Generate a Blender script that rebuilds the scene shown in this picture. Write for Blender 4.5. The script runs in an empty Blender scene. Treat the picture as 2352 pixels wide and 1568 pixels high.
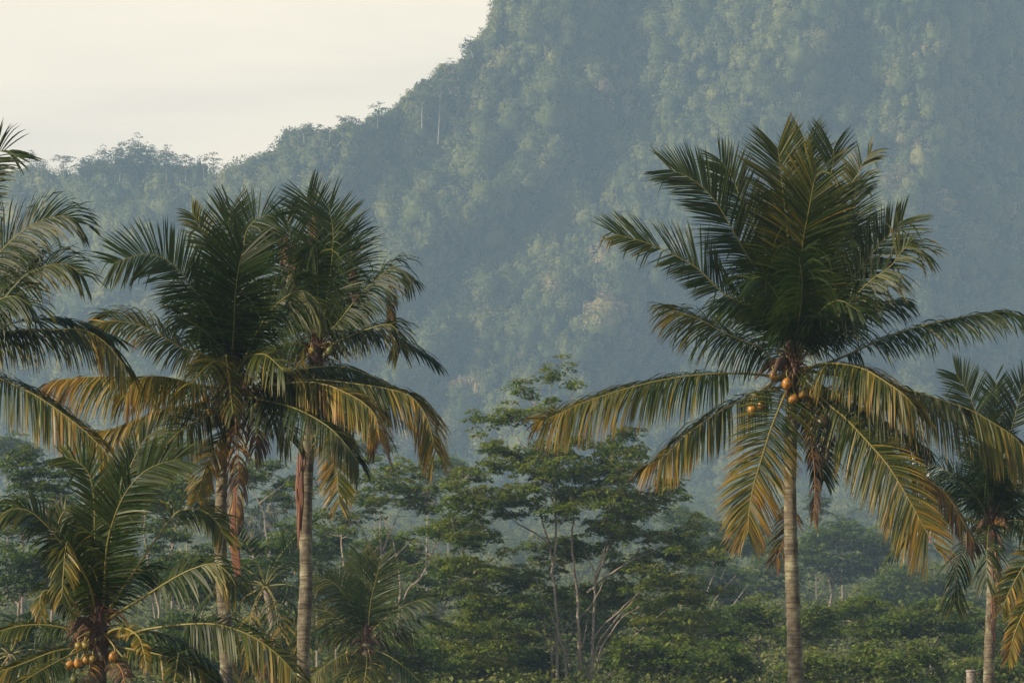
import bpy, math, random
import numpy as np

# ------------------------------------------------------------------ camera, world, sun, exposure
C = bpy.context.scene
K = 9.74e-5                      # metres across one photo unit (frame = 2352 units) at 1 m distance
HORIZON = 1600.0
CAMZ = 1.7
PITCH = math.atan((HORIZON - 784) * K)
cam_d = bpy.data.cameras.new('camera'); cam = bpy.data.objects.new('camera', cam_d)
C.collection.objects.link(cam); C.camera = cam
cam_d.sensor_width = 36; cam_d.lens = 36 / (2352 * K)
cam_d.clip_start = 0.5; cam_d.clip_end = 6000
cam.location = (0, 0, CAMZ); cam.rotation_euler = (math.pi / 2 + PITCH, 0, 0)

SUN_EL, SUN_AZ = math.radians(28), math.radians(-117)      # azimuth clockwise from +Y: the sun is at the left, a little behind the camera
sd = (math.cos(SUN_EL) * math.sin(SUN_AZ), math.cos(SUN_EL) * math.cos(SUN_AZ), math.sin(SUN_EL))
w = bpy.data.worlds.new('World'); C.world = w; w.use_nodes = True
nt = w.node_tree; nt.nodes.clear()
N = nt.nodes.new; LK = nt.links.new
out = N('ShaderNodeOutputWorld'); bg = N('ShaderNodeBackground'); bg.inputs[1].default_value = 0.098
sky = N('ShaderNodeTexSky'); sky.sky_type = 'NISHITA'; sky.sun_disc = False
sky.sun_elevation = SUN_EL; sky.sun_rotation = SUN_AZ; sky.altitude = 50; sky.air_density = 1.0; sky.dust_density = 0.8; sky.ozone_density = 1.0
tc = N('ShaderNodeTexCoord'); sep = N('ShaderNodeSeparateXYZ'); LK(tc.outputs['Generated'], sep.inputs[0])
mp = N('ShaderNodeMapping'); mp.inputs['Scale'].default_value = (3.0, 3.0, 26.0); LK(tc.outputs['Generated'], mp.inputs[0])
nz = N('ShaderNodeTexNoise'); nz.inputs['Scale'].default_value = 1.6; nz.inputs['Detail'].default_value = 5; LK(mp.outputs[0], nz.inputs['Vector'])
cr = N('ShaderNodeValToRGB'); cr.color_ramp.elements[0].position = 0.36; cr.color_ramp.elements[1].position = 0.62
cr.color_ramp.elements[0].color = (10.6, 9.1, 7.2, 1); cr.color_ramp.elements[1].color = (12.9, 10.9, 8.0, 1)
LK(nz.outputs[0], cr.inputs[0])
mr = N('ShaderNodeMapRange'); mr.inputs['From Min'].default_value = 0.17; mr.inputs['From Max'].default_value = 0.32
mr.inputs['To Min'].default_value = 0.93; mr.inputs['To Max'].default_value = 0.0; LK(sep.outputs[2], mr.inputs[0])
mx = N('ShaderNodeMix'); mx.data_type = 'RGBA'; LK(mr.outputs[0], mx.inputs[0]); LK(sky.outputs[0], mx.inputs[6]); LK(cr.outputs[0], mx.inputs[7])
LK(mx.outputs[2], bg.inputs[0]); LK(bg.outputs[0], out.inputs[0])
from mathutils import Vector, Euler
sl = bpy.data.lights.new('sun', 'SUN'); sl.energy = 5.0; sl.angle = math.radians(0.6); sl.color = (1.0, 0.82, 0.58)
so = bpy.data.objects.new('sun', sl); C.collection.objects.link(so)
so.rotation_euler = Vector((-sd[0], -sd[1], -sd[2])).to_track_quat('-Z', 'Y').to_euler()
C.view_settings.view_transform = 'Standard'; C.view_settings.look = 'None'; C.view_settings.exposure = 0.25; C.view_settings.gamma = 1.0
C.render.engine = 'CYCLES'
cy = C.cycles
cy.use_denoising = True; cy.max_bounces = 6; cy.diffuse_bounces = 3; cy.glossy_bounces = 2; cy.transmission_bounces = 3
cy.volume_bounces = 3; cy.transparent_max_bounces = 4; cy.caustics_reflective = False; cy.caustics_refractive = False
cy.use_adaptive_sampling = True; cy.adaptive_threshold = 0.01

rs = np.random.RandomState(7)
COL = C.collection

# ------------------------------------------------------------------ helpers
_cp, _sp = math.cos(PITCH), math.sin(PITCH)
def P(u, v, d):
    """World point seen at photo unit (u, v), d metres ahead."""
    x = (u - 1176) * K; yy = -(v - 784) * K
    Y = _cp - yy * _sp; Z = _sp + yy * _cp
    return np.array([x / Y * d, d, CAMZ + Z / Y * d])
def PP(pts, d):
    return np.array([P(p[0], p[1], d + (p[2] if len(p) > 2 else 0)) for p in pts])
def nrm(a):
    return a / np.maximum(np.linalg.norm(a, axis=-1, keepdims=True), 1e-9)

def _hash(ix, iy, s):
    h = (ix * 374761393 + iy * 668265263 + s * 974634777) & 0xffffffff
    h = ((h ^ (h >> 13)) * 1274126177) & 0xffffffff
    return ((h ^ (h >> 16)) & 0xffff) / 65535.0
def vnoise(x, y, s=0):
    x = np.asarray(x, float); y = np.asarray(y, float)
    ix = np.floor(x).astype(np.int64); iy = np.floor(y).astype(np.int64)
    fx = x - ix; fy = y - iy; fx = fx * fx * (3 - 2 * fx); fy = fy * fy * (3 - 2 * fy)
    a = _hash(ix, iy, s); b = _hash(ix + 1, iy, s); c = _hash(ix, iy + 1, s); d = _hash(ix + 1, iy + 1, s)
    return (a + (b - a) * fx + (c - a) * fy + (a - b - c + d) * fx * fy) * 2 - 1

class MB:
    """Collects quads; build() links them as ONE mesh object."""
    def __init__(s): s.V = []; s.F = []; s.A = []; s.R = []; s.n = 0
    def add(s, V, F, age=0.0, rnd=0.5):
        V = np.asarray(V, float).reshape(-1, 3); F = np.asarray(F, np.int64).reshape(-1, 4)
        s.V.append(V); s.F.append(F + s.n); s.n += len(V)
        s.A.append(np.broadcast_to(np.asarray(age, float), (len(V),))); s.R.append(np.broadcast_to(np.asarray(rnd, float), (len(V),)))
    def build(s, name, mat, parent=None, smooth=False, origin=None):
        V = np.concatenate(s.V); F = np.concatenate(s.F)
        if parent is not None: V = V - np.array(parent.matrix_world.translation if False else parent['_o'])
        elif origin is not None: V = V - np.array(origin)
        me = bpy.data.meshes.new(name)
        me.vertices.add(len(V)); me.vertices.foreach_set('co', V.astype(np.float32).ravel())
        me.loops.add(F.size); me.loops.foreach_set('vertex_index', F.astype(np.int32).ravel())
        me.polygons.add(len(F)); me.polygons.foreach_set('loop_start', np.arange(0, F.size, 4, dtype=np.int32))
        if smooth: me.polygons.foreach_set('use_smooth', np.ones(len(F), bool))
        for nm, arr in (('age', s.A), ('rnd', s.R)):
            at = me.attributes.new(nm, 'FLOAT', 'POINT'); at.data.foreach_set('value', np.concatenate(arr).astype(np.float32))
        me.update(calc_edges=True)
        me.materials.append(mat)
        o = bpy.data.objects.new(name, me); COL.objects.link(o)
        if parent is not None:
            o.parent = parent; o['_o'] = list(parent['_o'])
        elif origin is not None: o.location = tuple(origin); o['_o'] = [float(a) for a in origin]
        else: o['_o'] = [0.0, 0.0, 0.0]
        return o

def thing(name, label, cat, loc, group=None):
    o = bpy.data.objects.new(name, None); COL.objects.link(o); o.empty_display_size = 0.5
    o.location = tuple(float(a) for a in loc); o['_o'] = [float(a) for a in loc]
    o['label'] = label; o['category'] = cat
    if group: o['group'] = group
    return o
def tag(o, label=None, cat=None, group=None, kind=None):
    for k, v in (('label', label), ('category', cat), ('group', group), ('kind', kind)):
        if v: o[k] = v
    return o

def spline(pts, n):
    """Catmull-Rom through pts, resampled evenly to n points."""
    p = np.asarray(pts, float)
    if len(p) == 2: return p[0] + (p[1] - p[0]) * np.linspace(0, 1, n)[:, None]
    q = np.vstack([2 * p[0] - p[1], p, 2 * p[-1] - p[-2]])
    res = []
    for i in range(1, len(q) - 2):
        t = np.linspace(0, 1, 14, endpoint=False)[:, None]
        a, b, c, d = q[i - 1], q[i], q[i + 1], q[i + 2]
        res.append(0.5 * ((2 * b) + (-a + c) * t + (2 * a - 5 * b + 4 * c - d) * t ** 2 + (-a + 3 * b - 3 * c + d) * t ** 3))
    res = np.vstack(res + [q[-2][None]])
    s = np.concatenate([[0], np.cumsum(np.linalg.norm(np.diff(res, axis=0), axis=1))])
    ss = np.linspace(0, s[-1], n)
    return np.stack([np.interp(ss, s, res[:, k]) for k in range(3)], 1)

def tube(mb, pts, rad, sides=6, age=0.0, rnd=0.5, flat=None):
    pts = np.asarray(pts, float); n = len(pts); rad = np.broadcast_to(np.asarray(rad, float), (n,))
    T = nrm(np.gradient(pts, axis=0))
    ref = np.array([0.13, -1.0, 0.07]) if abs(T[:, 1]).mean() < 0.8 else np.array([1.0, 0, 0.1])
    A = nrm(np.cross(T, ref)); B = np.cross(T, A)
    th = np.arange(sides) / sides * 2 * math.pi
    fl = 1.0 if flat is None else flat
    V = pts[:, None] + rad[:, None, None] * (np.cos(th)[None, :, None] * A[:, None] + fl * np.sin(th)[None, :, None] * B[:, None])
    i = np.arange(n - 1)[:, None] * sides; j = np.arange(sides)[None]; j2 = (j + 1) % sides
    F = np.stack([i + j, i + j2, i + sides + j2, i + sides + j], -1)
    a = np.repeat(np.broadcast_to(age, (n,)), sides)
    mb.add(V.reshape(-1, 3), F.reshape(-1, 4), a, rnd)

def blob(mb, c, r, age=0.0, rnd=0.5, seg=12, rings=8, axis=None, lump=0.0, seed=0):
    th = np.linspace(0.04, math.pi - 0.04, rings + 1); ph = np.arange(seg) / seg * 2 * math.pi
    X = np.sin(th)[:, None] * np.cos(ph)[None]; Y = np.sin(th)[:, None] * np.sin(ph)[None]; Z = np.cos(th)[:, None] * np.ones(seg)[None]
    f = 1 + lump * np.cos(3 * ph)[None] * np.sin(th)[:, None]
    V = np.stack([X * f * r[0], Y * f * r[1], Z * r[2]], -1).reshape(-1, 3)
    if axis is not None:
        q = Vector((0, 0, 1)).rotation_difference(Vector(axis)).to_matrix(); V = V @ np.array(q).T
    i = np.arange(rings)[:, None] * seg; j = np.arange(seg)[None]; j2 = (j + 1) % seg
    F = np.stack([i + j, i + seg + j, i + seg + j2, i + j2], -1).reshape(-1, 4)
    mb.add(V + np.asarray(c), F, age, rnd)

# ------------------------------------------------------------------ materials
def newmat(name):
    m = bpy.data.materials.new(name); m.use_nodes = True; t = m.node_tree; t.nodes.clear()
    return m, t
def ramp(t, src, stops, interp='LINEAR'):
    r = t.nodes.new('ShaderNodeValToRGB'); r.color_ramp.interpolation = interp
    e = r.color_ramp.elements
    while len(e) < len(stops): e.new(0.5)
    for i, (p, c) in enumerate(stops): e[i].position = p; e[i].color = (*c, 1)
    t.links.new(src, r.inputs[0]); return r
def attr(t, nm):
    a = t.nodes.new('ShaderNodeAttribute'); a.attribute_name = nm; return a.outputs['Fac']
def leafmat(name, stops, rough=0.4, trans=0.28, tcol=(1.25, 1.35, 0.7), spec=0.5, var=(0.60, 1.42)):
    m, t = newmat(name)
    r = ramp(t, attr(t, 'age'), stops)
    mr = t.nodes.new('ShaderNodeMapRange'); mr.inputs['To Min'].default_value = var[0]; mr.inputs['To Max'].default_value = var[1]
    t.links.new(attr(t, 'rnd'), mr.inputs[0])
    h = t.nodes.new('ShaderNodeHueSaturation'); t.links.new(mr.outputs[0], h.inputs['Value']); t.links.new(r.outputs[0], h.inputs['Color'])
    p = t.nodes.new('ShaderNodeBsdfPrincipled'); t.links.new(h.outputs[0], p.inputs['Base Color'])
    p.inputs['Roughness'].default_value = rough; p.inputs['Specular IOR Level'].default_value = spec
    tr = t.nodes.new('ShaderNodeBsdfTranslucent')
    mul = t.nodes.new('ShaderNodeMix'); mul.data_type = 'RGBA'; mul.blend_type = 'MULTIPLY'; mul.inputs[0].default_value = 1
    t.links.new(h.outputs[0], mul.inputs[6]); mul.inputs[7].default_value = (*tcol, 1); t.links.new(mul.outputs[2], tr.inputs[0])
    mx = t.nodes.new('ShaderNodeMixShader'); mx.inputs[0].default_value = trans
    t.links.new(p.outputs[0], mx.inputs[1]); t.links.new(tr.outputs[0], mx.inputs[2])
    o = t.nodes.new('ShaderNodeOutputMaterial'); t.links.new(mx.outputs[0], o.inputs[0]); return m
def barkmat(name, c1, c2, c3, scale=3.0, ring=None, bump=0.35):
    m, t = newmat(name)
    tcn = t.nodes.new('ShaderNodeTexCoord')
    n1 = t.nodes.new('ShaderNodeTexNoise'); n1.inputs['Scale'].default_value = scale; n1.inputs['Detail'].default_value = 6
    n1.inputs['Roughness'].default_value = 0.65
    t.links.new(tcn.outputs['Object'], n1.inputs['Vector'])
    r = ramp(t, n1.outputs[0], [(0.34, c1), (0.5, c2), (0.68, c3)])
    src = r.outputs[0]; hgt = n1.outputs[0]
    if ring:
        mp = t.nodes.new('ShaderNodeMapping'); mp.inputs['Scale'].default_value = (1.3, 1.3, ring); t.links.new(tcn.outputs['Object'], mp.inputs[0])
        n2 = t.nodes.new('ShaderNodeTexNoise'); n2.inputs['Scale'].default_value = 1.0; n2.inputs['Detail'].default_value = 3; t.links.new(mp.outputs[0], n2.inputs['Vector'])
        r2 = ramp(t, n2.outputs[0], [(0.36, (0.55, 0.53, 0.5)), (0.5, (1, 1, 1)), (0.7, (1.15, 1.13, 1.05))])
        mul = t.nodes.new('ShaderNodeMix'); mul.data_type = 'RGBA'; mul.blend_type = 'MULTIPLY'; mul.inputs[0].default_value = 1
        t.links.new(src, mul.inputs[6]); t.links.new(r2.outputs[0], mul.inputs[7]); src = mul.outputs[2]; hgt = n2.outputs[0]
        n3 = t.nodes.new('ShaderNodeTexNoise'); n3.inputs['Scale'].default_value = 0.9; n3.inputs['Detail'].default_value = 7; n3.inputs['Roughness'].default_value = .7; t.links.new(tcn.outputs['Object'], n3.inputs['Vector'])
        r3 = ramp(t, n3.outputs[0], [(0.36, (0.42, 0.38, 0.34)), (0.47, (0.95, 0.93, 0.9)), (0.58, (1.0, 1.02, 0.95)), (0.7, (1.25, 1.35, 1.05))])
        mu3 = t.nodes.new('ShaderNodeMix'); mu3.data_type = 'RGBA'; mu3.blend_type = 'MULTIPLY'; mu3.inputs[0].default_value = 1
        t.links.new(src, mu3.inputs[6]); t.links.new(r3.outputs[0], mu3.inputs[7]); src = mu3.outputs[2]
    b = t.nodes.new('ShaderNodeBump'); b.inputs['Strength'].default_value = bump; b.inputs['Distance'].default_value = 0.05; t.links.new(hgt, b.inputs['Height'])
    p = t.nodes.new('ShaderNodeBsdfPrincipled'); p.inputs['Roughness'].default_value = 0.85; t.links.new(src, p.inputs['Base Color']); t.links.new(b.outputs[0], p.inputs['Normal'])
    o = t.nodes.new('ShaderNodeOutputMaterial'); t.links.new(p.outputs[0], o.inputs[0]); return m

def nutmat(*a, **k):
    m = leafmat(*a, **k); t = m.node_tree
    tcn = t.nodes.new('ShaderNodeTexCoord'); n = t.nodes.new('ShaderNodeTexNoise'); n.inputs['Scale'].default_value = 14; n.inputs['Detail'].default_value = 5
    t.links.new(tcn.outputs['Object'], n.inputs['Vector']); r = ramp(t, n.outputs[0], [(0.38, (0.35, 0.24, 0.17)), (0.5, (0.9, 0.9, 0.85)), (0.62, (1.1, 1.0, 0.9))])
    p = t.nodes['Principled BSDF']; src = p.inputs['Base Color'].links[0].from_socket
    mx = t.nodes.new('ShaderNodeMix'); mx.data_type = 'RGBA'; mx.blend_type = 'MULTIPLY'; mx.inputs[0].default_value = .85
    t.links.new(src, mx.inputs[6]); t.links.new(r.outputs[0], mx.inputs[7]); t.links.new(mx.outputs[2], p.inputs['Base Color']); return m
M_PALM = leafmat('palm_leaflet', [(0.0, (0.013, 0.034, 0.004)), (0.22, (0.030, 0.050, 0.008)), (0.42, (0.092, 0.098, 0.015)),
                                  (0.60, (0.26, 0.180, 0.022)), (0.78, (0.27, 0.140, 0.018)), (0.9, (0.14, 0.08, 0.034)), (1.0, (0.10, 0.068, 0.054))],
                 rough=0.48, trans=0.30, spec=0.36)
M_RIB = leafmat('palm_midrib', [(0.0, (0.11, 0.125, 0.03)), (0.5, (0.30, 0.22, 0.055)), (0.8, (0.22, 0.10, 0.04)), (1.0, (0.10, 0.06, 0.045))], rough=0.5, trans=0.0)
M_FIB = leafmat('palm_fibre', [(0.0, (0.16, 0.065, 0.03)), (0.5, (0.11, 0.065, 0.045)), (1.0, (0.035, 0.028, 0.026))], rough=0.8, trans=0.05, spec=0.2)
M_NUT = nutmat('coconut_husk', [(0.0, (0.42, 0.19, 0.030)), (0.4, (0.34, 0.24, 0.05)), (0.7, (0.16, 0.20, 0.05)), (1.0, (0.05, 0.03, 0.02))], rough=0.42, trans=0.0)
M_PTRUNK = barkmat('palm_bark', (0.06, 0.05, 0.036), (0.16, 0.135, 0.10), (0.33, 0.32, 0.23), scale=3.4, ring=22.0, bump=0.4)
M_BARK = barkmat('pale_bark', (0.17, 0.135, 0.10), (0.28, 0.235, 0.185), (0.38, 0.33, 0.27), scale=1.2)
M_PALE = barkmat('bleached_bark', (0.30, 0.27, 0.22), (0.40, 0.36, 0.31), (0.48, 0.44, 0.39), scale=.5)
M_TREE = leafmat('feathery_leaf', [(0.0, (0.024, 0.058, 0.012)), (0.5, (0.088, 0.142, 0.022)), (0.85, (0.19, 0.245, 0.036)), (1.0, (0.16, 0.11, 0.03))],
                 rough=0.55, trans=0.42, spec=0.3)
M_FOREST = leafmat('forest_leaf', [(0.0, (0.035, 0.062, 0.016)), (0.4, (0.120, 0.140, 0.030)), (0.7, (0.23, 0.225, 0.055)), (0.88, (0.29, 0.235, 0.12)), (1.0, (0.34, 0.24, 0.16))],
                  rough=0.6, trans=0.22, spec=0.3)
def plain(name, c, rough=0.7, noise=0.25, scale=6.0):
    return barkmat(name, tuple(x * (1 - noise) for x in c), c, tuple(x * (1 + noise) for x in c), scale=scale, bump=0.15)
HAZE_D = 0.00020
# ------------------------------------------------------------------ leaves in bulk
def leaf_quads(mb, c, d, nrmv, L, Wd, age, rnd):
    """Rhombic leaf sprays at c pointing along d with surface normal near nrmv."""
    d = nrm(d); s = nrm(np.cross(d, nrmv)); L = np.asarray(L)[:, None]; Wd = np.asarray(Wd)[:, None]
    V = np.stack([c - d * L * .5, c + s * Wd * .5 + d * L * .05, c + d * L * .5, c - s * Wd * .5 + d * L * .05], 1).reshape(-1, 3)
    F = np.arange(len(c) * 4).reshape(-1, 4)
    mb.add(V, F, np.repeat(np.clip(age, 0, 1), 4), np.repeat(np.clip(rnd, 0, 1), 4))

def cores(mb, C0, R, r, base_age, zs=1.1, seg=8, rings=5):
    """The closed inner mass of each rounded crown, lumpy, in the crown's own green."""
    m = len(C0); th = np.linspace(.12, math.pi - .12, rings + 1)[None, :, None]; ph = (np.arange(seg) / seg * 2 * math.pi)[None, None] + r.uniform(0, 6, (m, 1, 1))
    q = np.stack(np.broadcast_arrays(np.sin(th) * np.cos(ph), np.sin(th) * np.sin(ph), np.cos(th) + 0 * ph), -1)
    V = C0[:, None, None] + q * (R[:, None, None, None] * .74 * r.uniform(.5, 1.15, (m, rings + 1, seg, 1))) * np.array([1, 1, zs])
    i = np.arange(rings)[:, None] * seg; j = np.arange(seg)[None]; j2 = (j + 1) % seg
    F = np.stack([i + j, i + seg + j, i + seg + j2, i + j2], -1).reshape(-1, 4); nv = (rings + 1) * seg
    F = (F[None] + (np.arange(m) * nv)[:, None, None]).reshape(-1, 4)
    mb.add(V.reshape(-1, 3), F, np.clip(np.repeat(base_age, nv), 0, 1), .5)

def clumps(mb, C0, R, n, size, r, base_age, zs=1.1, age_sd=.10, out=1.0, up=(0, 0, 1), sd=.36):
    """n leaf sprays over the outside of each of the rounded clumps at C0 with radii R."""
    m = len(C0)
    n = int(n * 1.25); q = nrm(r.normal(0, 1, (m, n, 3))); q[..., 2] = np.where(q[..., 2] < -.35, -q[..., 2], q[..., 2])
    rad = R[:, None, None] * (r.uniform(.62, 1.12, (m, n, 1)) ** .8)
    lump = 1 + .30 * np.sin(q[..., :1] * 5 + r.uniform(0, 6, (m, 1, 1))) * np.cos(q[..., 2:3] * 6 + r.uniform(0, 6, (m, 1, 1)))
    p = C0[:, None] + q * rad * lump * np.array([1, 1, zs])
    nv = nrm(q * out + np.array(up) * .35 + r.normal(0, sd, (m, n, 3)))
    d = np.cross(nv, nrm(r.normal(0, 1, (m, n, 3)))); d[..., 2] -= .3
    L = size * r.uniform(.7, 1.4, m * n); ba = np.repeat(base_age, n)
    leaf_quads(mb, p.reshape(-1, 3), d.reshape(-1, 3), nv.reshape(-1, 3), L, L * .62, ba + r.normal(0, age_sd, m * n), r.normal(.5, .12, m * n))

# ------------------------------------------------------------------ ground, mountain
SKY_ = np.array([(-600, 395), (-250, 400), (0, 398), (60, 392), (130, 396), (160, 400), (200, 384), (260, 376), (320, 372), (400, 378), (450, 388), (480, 395), (515, 404), (540, 400),
        (570, 386), (620, 372), (652, 362), (664, 328), (690, 312), (740, 320), (775, 324), (800, 308), (840, 306), (860, 294), (890, 272), (915, 258), (945, 232), (965, 208), (1000, 186),
        (1040, 168), (1070, 148), (1090, 118), (1115, 92), (1135, 50), (1150, 18), (1165, -10), (1185, -60), (1230, -120), (1320, -200), (1700, -240), (2900, -230)], float)
def skyline(U): return np.interp(U, SKY_[:, 0], SKY_[:, 1]) + 14
VB = 1130.0; MS = 2.2          # the mountain stands some 2.3 km away
def _poly_d(U, V, pts):
    best = np.full(U.shape, 1e9)
    for (a, b), (c, d) in zip(pts[:-1], pts[1:]):
        t = np.clip(((U - a) * (c - a) + (V - b) * (d - b)) / ((c - a) ** 2 + (d - b) ** 2), 0, 1)
        best = np.minimum(best, np.hypot(U - a - t * (c - a), V - b - t * (d - b)))
    return best
SPURS = [([(1150, -80), (1190, 100), (1150, 230), (1080, 400), (980, 600), (900, 800), (850, 1050)], 115, 40),
         ([(1850, -150), (1830, 80), (1850, 240), (1730, 350), (1590, 470), (1440, 590), (1310, 760), (1220, 980)], 120, 52),
         ([(2060, -150), (2090, 100), (2130, 260), (2110, 400), (2000, 600), (1850, 800), (1700, 1050)], 75, 40),
         ([(690, 320), (765, 450), (700, 600), (640, 850)], 95, 34), ([(320, 360), (290, 520), (200, 750)], 95, 24), ([(60, 390), (20, 560), (-60, 760)], 80, 20),
         ([(2240, 320), (2290, 520), (2330, 800)], 80, 26), ([(1620, -150), (1610, 60), (1540, 170), (1570, 300)], 60, 26), ([(1380, -150), (1330, 40), (1300, 180)], 60, 16),
         ([(560, 390), (540, 520), (480, 700)], 60, 20)]
GULL = [([(1400, 60), (1440, 160), (1470, 260), (1390, 390), (1270, 500), (1070, 590), (960, 700)], 60, 34), ([(1960, 0), (1960, 200), (1900, 420)], 60, 26),
        ([(1000, 330), (900, 480), (830, 620)], 50, 20), ([(610, 420), (620, 520), (570, 640)], 55, 18)]
def mdepth(U, V):
    """Distance of the forested mountain face seen at (U, V)."""
    d = 1050 + (VB - V) * .075
    for p, wd, am in SPURS: d = d - .30 * am * np.exp(-(_poly_d(U, V, p) / wd) ** 2)
    for p, wd, am in GULL: d = d + .32 * am * np.exp(-(_poly_d(U, V, p) / wd) ** 2)
    d = d + 70 * np.clip((700 - U) / 700, 0, 1) ** 1.2 + np.clip(U - 2140, 0, 500) * .16
    f = np.clip((VB - V) / 200, 0, 1)
    d = d - f * (9 * vnoise(U / 150 + .35 * V / 150, V / 260, 1) + 5.5 * vnoise(U / 62 + .4 * V / 62, V / 110, 2) + 2.6 * vnoise(U / 27, V / 42, 3) + .8 * vnoise(U / 12, V / 16, 4))
    return d * MS
def Pv(U, V, D):
    x = (U - 1176) * K; yy = -(V - 784) * K; Y = _cp - yy * _sp; Z = _sp + yy * _cp
    return np.stack([x / Y * D, D + 0 * x, CAMZ + Z / Y * D], -1)

def grid_mesh(name, Pg, mat, kind='structure'):
    a, b = Pg.shape[:2]; i = np.arange(a - 1)[:, None] * b + np.arange(b - 1)[None]
    F = np.stack([i, i + 1, i + b + 1, i + b], -1).reshape(-1, 4)
    mb = MB(); mb.add(Pg.reshape(-1, 3), F); o = mb.build(name, mat, None, smooth=True); o['kind'] = kind; return o
M_GROUND = plain('leaf_litter', (0.05, 0.055, 0.025), scale=.4, noise=.5)
M_SLOPE = plain('slope_gap_shade', (0.018, 0.027, 0.010), scale=.15, noise=.45)  # forest floor darkened: the shade of the gaps between crowns is in this colour
M_SLOPE.node_tree.nodes['Principled BSDF'].inputs['Specular IOR Level'].default_value = 0.05
GZ = np.array([[-60, 0], [340, 0], [500, 1.5], [700, 8], [900, 15], [1200, 30], [1600, 55], [2200, 94], [3800, 110]], float)
gy = np.unique(np.concatenate([np.linspace(-60, 300, 20), np.linspace(300, 1100, 60), np.linspace(1100, 3380, 40)])); gx = np.linspace(-760, 760, 120)
GX, GY = np.meshgrid(gx, gy); gz = np.interp(GY, GZ[:, 0], GZ[:, 1]) + np.clip((GY - 300) / 300, 0, 1) * 2 * vnoise(GX / 60, GY / 60, 8)
grid_mesh('ground', np.stack([GX, GY, gz], -1), M_GROUND)
Uu = np.arange(-700, 2960, 9.0); tt = np.linspace(0, 1, 150)
UU = np.broadcast_to(Uu[None], (len(tt), len(Uu))); S0 = skyline(UU); VV = VB + 120 + (S0 - VB - 120) * tt[:, None]
face = Pv(UU, VV, mdepth(UU, VV))
back = []
top = face[-1]
for k, (dy, dz) in enumerate([(12, -4), (40, -14), (120, -50), (300, -170), (560, -420)]):
    b = top.copy(); b[:, 1] += dy; b[:, 2] = np.maximum(b[:, 2] + dz, 60 - k); back.append(b)
grid_mesh('mountain', np.concatenate([face, np.stack(back)], 0), M_SLOPE)

# the forest and vines that cover the mountain: one mass nobody could count
r = np.random.RandomState(21); mbm = MB()
def scatter(n, r0, r1, nl, size, lift, zs=1.15, crest=False):
    U = r.uniform(-330, 2680, n); s0 = skyline(U); V = s0 - 4 + (VB + 30 - s0) * r.uniform(0, 1, n)
    if crest: U = r.uniform(-330, 1250, n); V = skyline(U) + r.uniform(-3, 14, n)
    ok = V > -150; U = U[ok]; V = V[ok]; m = len(U)
    R = MS * r.uniform(r0, r1, m) * (1 + .25 * vnoise(U / 40, V / 40, 37))
    D = mdepth(U, V); c = Pv(U, V, D - lift * R)
    if crest: c[:, 2] += np.where(U > 520, R * .4, -R * .7)
    patch = .40 + .14 * vnoise(U / 90, V / 90, 31) + .12 * vnoise(U / 34, V / 34, 32) + r.normal(0, .15, m)
    brown = (vnoise(U / 70 + 9, V / 60, 33) + .6 * vnoise(U / 22, V / 25, 34)) > .95
    patch = np.where(brown & (r.rand(m) < .75), r.uniform(.8, 1.0, m), patch)
    bare = np.exp(-(_poly_d(U, V, [(1410, 190), (1440, 235)]) / 38) ** 2) > .35
    patch = np.where(bare, .93, patch); R = np.where(bare, R * .5, R)
    clumps(mbm, c, R, nl, size * MS, r, np.clip(patch, .02, 1), zs=zs, age_sd=.05, sd=.20)
    big = r0 > 1.2; cores(mbm, c, R, r, np.clip(patch * .75, .02, 1), zs, 10 if big else 7, 7 if big else 4)  # cores tinted darker than their leaves, shade inside the crown put into the colour
scatter(12000, .7, 1.6, 54, .52, .75, 1.5)
scatter(4600, 1.5, 3.0, 170, .56, .95, 1.4)
scatter(900, 2.8, 4.8, 380, .60, .95, 1.2)
scatter(1000, .9, 2.2, 110, .58, .2, 1.2, crest=True)
scatter(150, 2.2, 3.6, 260, .6, .2, 1.1, crest=True)
of = mbm.build('mountain_forest', M_FOREST); tag(of, 'hazy green forest and hanging vines covering the steep mountain', 'forest', kind='stuff')

# the wooded valley floor between the near trees and the mountain
mbv = MB()
for (da, db, n) in ((340, 520, 800), (520, 800, 900), (800, 1200, 1100), (1200, 1700, 1100), (1700, 2250, 1100)):
    D = r.uniform(da, db, n); U = r.uniform(-330, 2680, n); sc_ = 1 + (da - 340) / 1300
    vt = np.interp(D, [340, 500, 700, 900, 1200, 1600, 2250], [1480, 1420, 1370, 1325, 1262, 1185, 1106]) + 26 * vnoise(U / 120, D / 90, 41) + 12 * vnoise(U / 45, D / 40, 42)
    R = r.uniform(2.2, 4.4, n) * sc_; c = Pv(U, vt, D); c[:, 2] -= R
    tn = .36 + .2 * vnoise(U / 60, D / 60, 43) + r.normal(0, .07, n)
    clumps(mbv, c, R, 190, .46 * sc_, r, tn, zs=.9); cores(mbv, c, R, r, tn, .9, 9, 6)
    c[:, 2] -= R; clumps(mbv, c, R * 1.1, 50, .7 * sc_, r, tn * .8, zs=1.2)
ov = mbv.build('valley_forest', M_FOREST); tag(ov, 'far wooded valley floor fading into haze below the mountain', 'forest', kind='stuff')
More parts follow.
